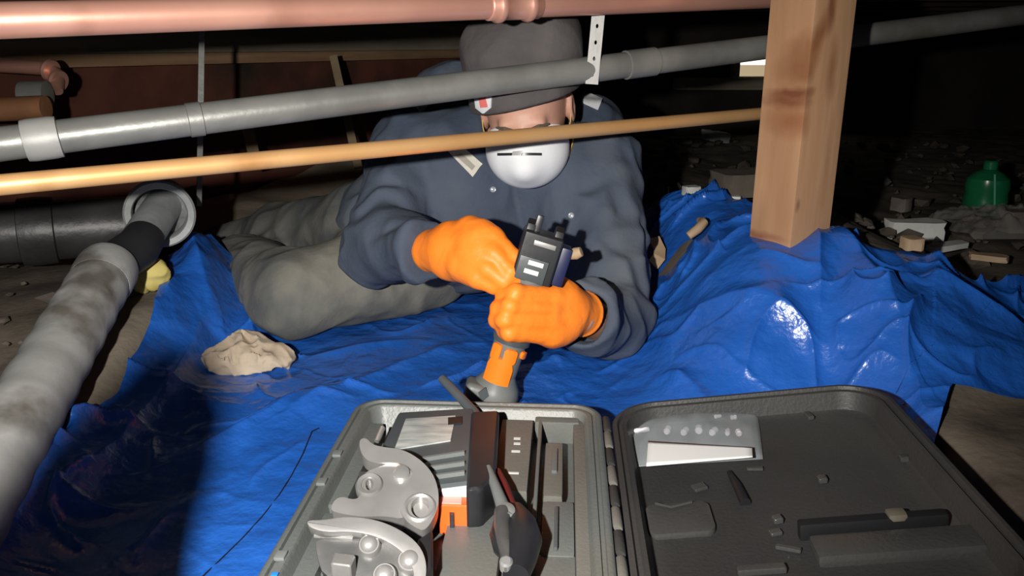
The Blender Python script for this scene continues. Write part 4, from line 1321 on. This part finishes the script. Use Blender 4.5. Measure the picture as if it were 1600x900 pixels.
for (x, y, a_, sx, sy) in ((1030, 650, 10, .017, .006), (1070, 650, -8, .012, .007), (1094, 650, 5, .010, .006), (1121, 650, 10, .010, .007), (1146, 652, 0, .008, .007),
                           (1043, 672, 70, .013, .009), (1070, 674, 60, .012, .009), (1092, 671, 80, .012, .010), (1115, 674, 55, .013, .009), (1137, 675, 75, .011, .007), (1154, 676, 90, .009, .008),
                           (992, 660, 5, .012, .007), (1002, 672, 5, .020, .007)):
    mt = Matrix.Translation(lw(x, y, .008)) @ lwm.to_3x3().to_4x4() @ Matrix.Rotation(math.radians(a_), 4, 'Z')
    MB().lathe([(0, -sx / 2), (sy * .35, -sx / 2), (sy * .5, -sx * .3), (sy * .42, 0), (sy * .5, sx * .3), (sy * .4, sx / 2), (0, sx / 2)], 12, mt @ Matrix.Rotation(math.radians(90), 4, 'Y')).build('pale_piece', M_adapt, pouch)
lid_sheet('paper_slip', [(1013, 690), (1175, 700), (1176, 715), (1010, 729)], .017, M_paper, 'blank white paper slip on the clear pouch in the lid', 'paper')

# ------------------------------------------------------------------ things in the tray
def on_tray(px, py, Zw): return Vector(G(px, py, Zw))
# charger block with silver label
bt = empty('battery_charger', on_tray(690, 720, .03)); tag(bt, 'black charger block with silver label and orange latch in the tray', 'charger')
def quad_block(name, quad, z_top, z_bot, m, parent, bevel=.004, label=None):
    """block whose top corners are seen at the given picture points, standing on z_bot"""
    t = bmesh.new()
    zt = z_top if isinstance(z_top, (list, tuple)) else [z_top] * len(quad)
    top = [t.verts.new(on_tray(x, y, z)) for (x, y), z in zip(quad, zt)]
    bot = [t.verts.new((v.co.x, v.co.y, z_bot)) for v in top]
    t.faces.new(top); t.faces.new(bot[::-1]); n = len(quad)
    for i in range(n): t.faces.new((top[i], bot[i], bot[(i + 1) % n], top[(i + 1) % n]))
    bmesh.ops.recalc_face_normals(t, faces=t.faces)
    if bevel > 0: bmesh.ops.bevel(t, geom=list(t.edges), offset=bevel, segments=3, profile=.7, affect='EDGES')
    mb = MB(); mb._merge(t, None)
    o = mb.build(name, m, parent)
    if label: tag(o, label)
    return o
quad_block('body', [(622, 643), (742, 636), (742, 752), (598, 770), (594, 700)], .082, .034, M_dgrey, bt, .007)
quad_block('side_block', [(736, 642), (780, 640), (774, 742), (752, 762), (728, 764)], .092, .036, M_black, bt, .007)
quad_block('silver_label', [(634, 654), (712, 649), (704, 688), (616, 702)], .0834, .080, M_label, bt, .0004)
for (x0, y0, x1, y1) in ((660, 716, 726, 706), (664, 731, 726, 722), (668, 745, 726, 737)):
    quad_block('ridge', [(x0, y0 - 3), (x1, y1 - 3), (x1, y1), (x0, y0)], .0865, .080, M_tgrey, bt, .0006)
quad_block('dark_socket', [(700, 652), (722, 650), (722, 661), (700, 663)], .0842, .080, M_black, bt, .0006)
quad_block('white_label', [(690, 752), (734, 753), (733, 766), (690, 766)], .078, .036, M_paper, bt, .001)
quad_block('orange_latch', [(686, 768), (742, 768), (746, 758), (752, 760), (752, 786), (745, 791), (686, 789)], .070, .034, M_redorange, bt, .003)
quad_block('latch_label', [(690, 771), (722, 770), (721, 787), (690, 786)], .0708, .068, mat('pink_label', (0.9, 0.35, 0.3), None, rough=0.5), bt, .0003)
quad_block('latch_foot', [(700, 790), (712, 790), (709, 804), (703, 804)], .062, .034, M_black, bt, .001)
MB().tube([P(598, 668, 1.0), P(589, 690, .985)], .0035, 10).build('terminal', M_chrome, bt)
# cable loop of the charger behind the case rim
lead = MB().tube([Vector(p) for p in (P(691, 592, 1.09), P(705, 606, 1.07), P(722, 624, 1.05), P(741, 645, 1.03), P(752, 668, 1.005))], [.006, .0065, .0065, .007, .008], 14).build('lever', M_dgrey, bt)
tag(lead, 'dark slim lever sticking out past the case rim')

# press jaws (steel plates) lying in the tray
def jaw_plate(name, outline, holes, p0, n, th, m, parent, bevel=.0015):
    n = np.asarray(n, float); n = n / np.linalg.norm(n)
    mt = frame(p0, n, (1, 0, 0)); mi = mt.inverted()
    def cv(pts):
        return [tuple((mi @ Vector(onplane(x, y, p0, n)))[:2]) for x, y in pts]
    hs = [cv([(hx_ + rx * math.cos(2 * math.pi * i / 18), hy_ + ry * math.sin(2 * math.pi * i / 18)) for i in range(18)]) for (hx_, hy_, rx, ry) in holes]
    mb = MB().prism(cv(outline), -th, 0, mt, holes=hs)
    if not hs:
        mb.bm.free(); mb = MB().prism(cv(outline), -th, 0, mt, bevel=bevel)
    return mb.build(name, m, parent, ang=30)
def smooth_poly(pts, it=2):
    pts = [tuple(p) for p in pts]
    for _ in range(it):
        out = []
        for i in range(len(pts)):
            a = pts[i]; b = pts[(i + 1) % len(pts)]
            out += [(a[0] * .75 + b[0] * .25, a[1] * .75 + b[1] * .25), (a[0] * .25 + b[0] * .75, a[1] * .25 + b[1] * .75)]
        pts = out
    return pts
jn = (0.05, -0.42, 0.9)
j0 = np.array(on_tray(625, 770, .088))
jaw = empty('press_jaw', on_tray(620, 800, .04)); tag(jaw, 'large silver press jaw with a hooked arm and round hole', 'press jaw')
hook = smooth_poly([(560, 688), (571, 683), (582, 695), (602, 699), (630, 702), (660, 720), (680, 745), (687, 778), (680, 806), (664, 830), (650, 825), (632, 812), (622, 790), (634, 760), (648, 738), (632, 724), (606, 722), (582, 724), (565, 712)])
jaw_plate('hook_arm', hook, [(656, 793, 14, 16)], j0, jn, .020, M_silver, jaw)
body_ = smooth_poly([(590, 730), (625, 718), (652, 732), (640, 760), (630, 790), (634, 812), (600, 806), (566, 808), (530, 802), (514, 796), (528, 774), (556, 782), (566, 770), (562, 755), (570, 738)])
jaw_plate('jaw_body', body_, [(577, 757, 6, 9)], j0 - np.array([0, 0, .004]), jn, .022, M_silver, jaw)
mb = MB(); sleeve(mb, onplane(656, 793, j0, np.array(jn) / np.linalg.norm(jn)), jn, [(.0125, -.018), (.0125, .001), (.0145, .0025), (.0165, .001), (.0165, -.010)], 30); mb.build('bushing', M_silver, jaw, ang=50)
mb = MB(); sleeve(mb, onplane(627, 738, j0, np.array(jn) / np.linalg.norm(jn)), jn, [(.0085, -.004), (.0085, .001), (.006, .002), (0, .002)], 24); mb.build('pivot_pin', M_chrome, jaw)
mb = MB(); sleeve(mb, onplane(577, 757, j0 - np.array([0, 0, .004]), np.array(jn) / np.linalg.norm(jn)), jn, [(.0085, -.01), (.0085, .0015), (.0125, .0025), (.0145, 0), (.0145, -.010)], 24); mb.build('boss', M_silver, jaw, ang=50)
quad_block('support', [(560, 735), (660, 740), (660, 815), (560, 805)], .060, .032, M_silver_d, jaw, .004)

jaw2 = empty('press_jaw', on_tray(590, 860, .04)); tag(jaw2, 'second steel press jaw with curved edge and bolts, nearest the camera', 'press jaw')
j2 = np.array(on_tray(580, 850, .092)); jn2 = (0.05, -0.55, 0.83)
arc = smooth_poly([(478, 812), (505, 812), (540, 806), (585, 810), (625, 826), (656, 850), (668, 880), (664, 915), (646, 915), (646, 885), (625, 858), (590, 838), (548, 830), (508, 832), (482, 824)])
jaw_plate('curved_arm', arc, [], j2, jn2, .022, M_silver, jaw2, .0025)
inner = smooth_poly([(492, 838), (552, 842), (590, 836), (625, 856), (642, 890), (640, 930), (560, 930), (505, 900), (494, 868)], 1)
jaw_plate('jaw_body', inner, [], j2 - np.array([0, 0, .014]), jn2, .020, M_silver_d, jaw2, .003)
for (x, y, r) in ((576, 848, .013), (640, 872, .015), (600, 895, .014)):
    mb = MB(); sleeve(mb, onplane(x, y, j2, np.array(jn2) / np.linalg.norm(jn2)), jn2, [(r * .8, -.016), (r * .8, -.006), (r * .7, -.003), (r * .62, -.003), (r * .5, .0005), (r * .25, .002), (0, .0022)], 26); mb.build('bolt_head', M_silver, jaw2, ang=50)
rod_a, rod_b = on_tray(492, 836, .088), on_tray(552, 842, .088)
MB().tube([rod_a, rod_b], .0026, 12).build('spring_pin', M_chrome, jaw2)
quad_block('spacer', [(522, 862), (556, 866), (548, 884), (516, 880)], .088, .040, M_silver, jaw2, .003)
quad_block('dark_end', [(652, 842), (676, 826), (676, 885), (664, 898), (652, 890)], .075, .034, M_black, jaw2, .004)

# small crimp tool with black grips on the right of the tray centre
cr = empty('hand_cutter', on_tray(800, 830, .05)); tag(cr, 'grey and black hand cutter lying in the middle of the tray', 'cutter')
MB().tube([on_tray(763, 732, .088), on_tray(774, 760, .088), on_tray(786, 792, .086), on_tray(792, 812, .084)], [.0045, .0055, .007, .008], 16).build('grey_arm', M_tgrey, cr)
MB().tube([on_tray(778, 735, .080), on_tray(790, 760, .080), on_tray(800, 790, .078)], [.003, .004, .005], 14).build('red_arm', mat('dark_red_plastic', (0.10, 0.012, 0.012), None, rough=.4), cr)
MB().tube([on_tray(786, 800, .086), on_tray(784, 822, .084), on_tray(788, 850, .082), on_tray(797, 872, .08), on_tray(800, 890, .078)], [.009, .008, .0075, .008, .009], 18).build('curved_blade', M_silver_d, cr)
MB().tube([on_tray(778, 812, .078), on_tray(776, 835, .078), on_tray(782, 858, .078), on_tray(790, 872, .078)], [.004, .007, .007, .004], 16).build('dark_gap_insert', M_black, cr)
MB().tube([on_tray(806, 795, .076), on_tray(814, 820, .076), on_tray(818, 845, .076), on_tray(812, 872, .076), on_tray(806, 900, .076)], [.008, .0155, .018, .016, .012], 24).build('black_grip', M_black, cr)
mb = MB(); sleeve(mb, on_tray(790, 800, .088), (0, -.4, .9), [(.0095, -.008), (.0095, .003), (.006, .005), (0, .005)], 22); mb.build('pivot_bolt', M_silver, cr)
mb = MB(); sleeve(mb, on_tray(791, 880, .086), (0, -.4, .9), [(.006, -.008), (.006, .003), (.004, .005), (0, .005)], 22); mb.build('pivot_bolt', M_chrome, cr)

# ------------------------------------------------------------------ loose things
def lump(name, f, c, ext, h, m, label, cat):
    me = surfnet(name, f, np.array(c) - ext, np.array(c) + ext, h)
    return tag(link(name, me, m, origin=tuple(c)), label, cat)
rgc = G(388, 560, .015); rz0 = tarp_z(rgc[0], rgc[1], 0.03)
def rag_f(p):
    q = p - np.array([rgc[0], rgc[1], rz0])
    d = ell(q, (0.0, 0, 0.012), (0.062, 0.042, 0.026))
    d = smin(d, ell(q, (-0.045, -0.008, 0.006), (0.032, 0.024, 0.014)), 0.015)
    d = smin(d, ell(q, (0.048, -0.002, 0.010), (0.026, 0.026, 0.018)), 0.01)
    d = smin(d, ell(q, (-0.006, 0.012, 0.030), (0.026, 0.018, 0.020)), 0.012)
    d = d + cloth_noise(p, 0.030, 22, 5.0) + cloth_noise(p, 0.012, 48, 9.0)
    return smax(d, rz0 - 0.012 - p[:, 2], 0.003)
lump('crumpled_rag', rag_f, (rgc[0], rgc[1], rz0), np.array([.12, .10, .075]), .0022, M_rag, 'crumpled tan rag on the tarp beside the bent knee', 'rag')
fc = P(240, 440, zfor(240, 440, 0.01)); fz = terr(fc[0], fc[1]); fc = np.array([fc[0], fc[1], fz + 0.022])
def foam_f(p):
    d = ell(p, fc, (0.030, 0.022, 0.026))
    d = smin(d, ell(p, fc + (-.014, 0, -.02), (0.024, .02, .016)), .01)
    return d + cloth_noise(p, 0.012, 35, 1.0)
lump('foam_scrap', foam_f, fc, np.array([.07, .07, .07]), .003, M_foam, 'yellow foam scrap on the dirt beside the drain pipe end', 'foam scrap')
# unseen bag shape added outside the left edge to cast the tarp shadow
bg = empty('added_shadow_bag', (-0.43, 0.25, 0.0)); tag(bg, 'added black bag shape outside the left edge, shading the tarp', 'shadow blocker')
def shadow_bag_f(p):
    q = p - np.array([-0.43, 0.25, 0.0])
    d = np.maximum(np.abs(q[:, 0]) - 0.187, np.abs(q[:, 1]) - 0.06 + 0.10 * np.maximum(q[:, 2] - 0.30, 0))
    d = smax(d, (q[:, 2] - 0.44 + 2.0 * np.maximum(0.160 - q[:, 0], 0)) * 0.45, 0.02)
    d = smax(d, 0.004 - q[:, 2], 0.01)
    return d + cloth_noise(p, 0.008, 9, 3.0)
link('shadow_bag_body', surfnet('shadow_bag_body', shadow_bag_f, (-0.68, 0.15, -0.02), (-0.18, 0.36, 0.48), 0.006), M_rubber, bg)
MB().tube([Vector((-0.52, 0.25, 0.12)), Vector((-0.50, 0.25, 0.20)), Vector((-0.43, 0.25, 0.28)), Vector((-0.37, 0.25, 0.33)), Vector((-0.34, 0.25, 0.31))], .008, 10).build('shadow_bag_handle', M_cord, bg)
# thin cord across the tarp
cp = []
for (x, y) in ((496, 640), (487, 668), (473, 705), (455, 742), (436, 772), (410, 805), (380, 838), (345, 872), (310, 905), (270, 945)):
    g = G(x, y); g = G(x, y, tarp_z(g[0], g[1])); cp.append(Vector((g[0], g[1], tarp_z(g[0], g[1], 0.008) - .0015)))
tag(MB().tube(cp, .0010, 8).build('cord', M_cord, origin=cp[0]), 'thin black cord curving over the tarp left of the case', 'cord')
# curled tan pieces by the elbow
hk = [P(1091, 380, 1.60), P(1096, 392, 1.58), P(1095, 406, 1.56), P(1086, 416, 1.55), P(1072, 421, 1.55)]
for q in hk: q[2] = max(q[2], tarp_z(q[0], q[1], .02) + .004)
tag(MB().tube([Vector(q) for q in hk], [.007, .009, .009, .009, .008], 12).build('curled_root', M_tanbit, origin=hk[-1]), 'curled tan root lying on the tarp beyond the elbow', 'root')
fp = [P(1021, 372, 1.62), P(1030, 390, 1.61), P(1029, 412, 1.60), P(1019, 432, 1.60)]
for q in fp: q[2] = max(q[2], tarp_z(q[0], q[1], .02) + .012)
tag(MB().strip([Vector(q) for q in fp], (1, 0.3, 0), .026, .005).build('leather_scrap', M_tanbit, origin=fp[-1]), 'pale brown leather scrap just behind the right sleeve', 'scrap')

# green bottle, white block, films and stones in the dim right corner
def gz(px, py, z):
    p = P(px, py, z); p[2] = terr(p[0], p[1]); return p
gb_ = gz(1541, 300, 2.35); gb_[2] -= 0.005
gbt = empty('green_bottle', gb_); tag(gbt, 'squat green plastic bottle standing in the dirt at right', 'bottle')
gh = P(1541, 262, 2.35)[2] - gb_[2]
k = max(gh, .1)
MB().lathe([(0, 0), (.048, 0), (.058, .008), (.060, k * .35), (.056, k * .5), (.060, k * .62), (.056, k * .8), (.035, k * .92), (.016, k), (0, k)], 30, Matrix.Translation(gb_)).build('body', M_green, gbt)
MB().lathe([(.017, k - .002), (.019, k), (.019, k + .02), (.015, k + .024), (0, k + .024)], 20, Matrix.Translation(gb_)).build('cap', M_green, gbt)
MB().tube([Vector(gb_) + Vector((-.02, -.060, k * .95)), Vector(gb_) + Vector((-.012, -.064, k * .5)), Vector(gb_) + Vector((-.004, -.064, k * .15))], .003, 8).build('mould_seam', mat('pale_green', (0.12, 0.42, 0.28), None, rough=.3), gbt)
def slab(name, px, py, z, size, rot, m, label, cat, tilt_=(0, 0), lift=0.0):
    p = P(px, py, z); zt = terr(p[0], p[1])
    bm_ = bmesh.new(); bmesh.ops.create_cube(bm_, size=1.0)
    bmesh.ops.subdivide_edges(bm_, edges=list(bm_.edges), cuts=3, use_grid_fill=True)
    for v in bm_.verts:
        nrm = noise3(np.array([[v.co.x * 2 + px, v.co.y * 2 + py, v.co.z * 2]]))[0]
        s_ = 1 - 0.10 * (abs(v.co.x) > .45) * (abs(v.co.y) > .45) + 0.16 * nrm
        v.co = Vector((v.co.x * size[0] * s_, v.co.y * size[1] * s_, v.co.z * size[2] * (1 + .3 * nrm)))
    mb = MB(); pos = Vector((p[0], p[1], max(p[2], zt + size[2] * .4 + lift)))
    mb._merge(bm_, Matrix.Translation(pos) @ Matrix.Rotation(math.radians(rot), 4, 'Z') @ Matrix.Rotation(math.radians(tilt_[0]), 4, 'X') @ Matrix.Rotation(math.radians(tilt_[1]), 4, 'Y'))
    return tag(mb.build(name, m, origin=(p[0], p[1], zt), ang=25), label, cat)
slab('foam_block', 1430, 359, zfor(1430, 359, .02), (.125, .05, .042), -4, M_chip, 'white oblong foam block lying in the dirt right of the post', 'foam block')
slab('stone', 1425, 380, zfor(1425, 380, .01), (.03, .03, .02), 10, M_tanbit, 'small pinkish stone just below the white foam block', 'stone')
slab('stone', 1408, 322, zfor(1408, 322, .01), (.05, .05, .04), 40, M_stone, 'grey stone behind the left end of the white foam block', 'stone')
slab('wood_chip', 1118, 216, zfor(1118, 216, .01), (.14, .10, .05), 30, M_chip, 'pale flat chip farthest back, left of the post', 'chip', (5, 8))
slab('wood_chip', 1062, 220, zfor(1062, 220, .01), (.12, .06, .03), 8, M_stone, 'dim flat chip just left of the farthest pale chip', 'chip')
slab('wood_chip', 1135, 310, zfor(1135, 310, .01), (.06, .025, .012), -6, M_chip, 'pale sliver lying on the tarp edge left of the post', 'chip')
slab('wood_chip', 1080, 298, zfor(1080, 298, .01), (.035, .03, .02), 20, M_chip, 'small pale chip nearest the tarp edge behind the person', 'chip')
slab('wood_chip', 1035, 297, zfor(1035, 297, .01), (.03, .03, .02), 60, M_stone, 'small dull chip close behind the right shoulder', 'chip')
slab('broken_block', 1160, 285, zfor(1160, 285, .03), (.13, .10, .05), 20, mat('brown_block', (0.07, 0.055, 0.045), (0.12, 0.10, 0.08), 10, 0.9, bump=0.7), 'dull brown broken block beside the post base', 'block')
slab('wood_chip', 1480, 385, zfor(1480, 385, .01), (.11, .03, .012), 25, M_chip, 'long grey sliver between foam block and clear plastic film', 'chip')
slab('wood_chip', 1545, 402, zfor(1545, 402, .01), (.07, .03, .012), -30, M_tanbit, 'tan broken sliver in front of the clear plastic film', 'chip')
slab('stone', 1585, 345, zfor(1585, 345, .03), (.06, .05, .05), 10, M_stone, 'rounded grey stone at the far right edge', 'stone')
# clear plastic film crumpled on the dirt
def film(name, px, py, z, w, dpt, hgt, seed, label):
    p = P(px, py, z); zt = terr(p[0], p[1])
    u = np.linspace(-1, 1, 36); U, W = np.meshgrid(u, u)
    R_ = np.clip(1 - np.maximum(np.abs(U), np.abs(W)) ** 2, 0, 1) ** .5
    h = hgt * R_ * (0.6 + 0.8 * np.abs(noise2(U * 2.6 + seed, W * 2.6, seed)) + 0.5 * np.abs(noise2(U * 6 + seed, W * 6, seed + 3)))
    S = np.stack([p[0] + U * w / 2 + .02 * noise2(U * 3, W * 3, seed + 1), p[1] + W * dpt / 2, zt + .004 + h], -1)
    o = link(name, grid_mesh(name, S), M_clear, origin=(p[0], p[1], zt))
    return tag(o, label, 'plastic film')
film('plastic_film', 1560, 372, 1.95, .26, .22, .06, 2.0, 'crumpled clear plastic film below the green bottle')
# earth clods: countless, one object
mb = MB()
tmpl = bmesh.new(); bmesh.ops.create_icosphere(tmpl, subdivisions=1, radius=1.0)
tv = np.array([v.co for v in tmpl.verts]); tf = [[v.index for v in f.verts] for f in tmpl.faces]; tmpl.free()
vs, fs = [], []
def clods(n, x0, x1, y0, y1, r0, r1):
    for _ in range(n):
        x = random.uniform(x0, x1); y = random.uniform(y0, y1)
        r = r0 + (r1 - r0) * random.random() ** 3
        if (WB[0] - WA[0]) * (y - WA[1]) - (WB[1] - WA[1]) * (x - WA[0]) > -0.45: continue
        zt = terr(x, y)
        q = tv * (1 + 0.35 * rng.normal(size=(len(tv), 1))) * r * np.array([1, 1, .65])
        b0 = len(vs)
        vs.extend((q + np.array([x, y, zt - .008 + r * .25])).tolist())
        fs.extend([[i + b0 for i in f] for f in tf])
clods(260, 0.25, 2.2, 1.95, 4.4, .006, .032)
clods(120, 0.75, 1.8, 1.62, 2.2, .006, .03)
clods(160, -1.5, -0.2, 2.35, 3.2, .006, .03)
clods(120, -1.3, -0.62, 0.6, 2.2, .005, .022)
clods(140, 0.66, 1.3, 0.55, 0.98, .004, .018)
me = bpy.data.meshes.new('earth_clods'); me.from_pydata(vs, [], fs); me.update()
tag(link('earth_clods', me, mat('earth_clod', (0.06, 0.045, 0.035), (0.12, 0.10, 0.08), 14, 0.95, bump=0.7), smooth=False), 'scattered earth clods and grit on the dirt floor', 'earth clods', kind='stuff')
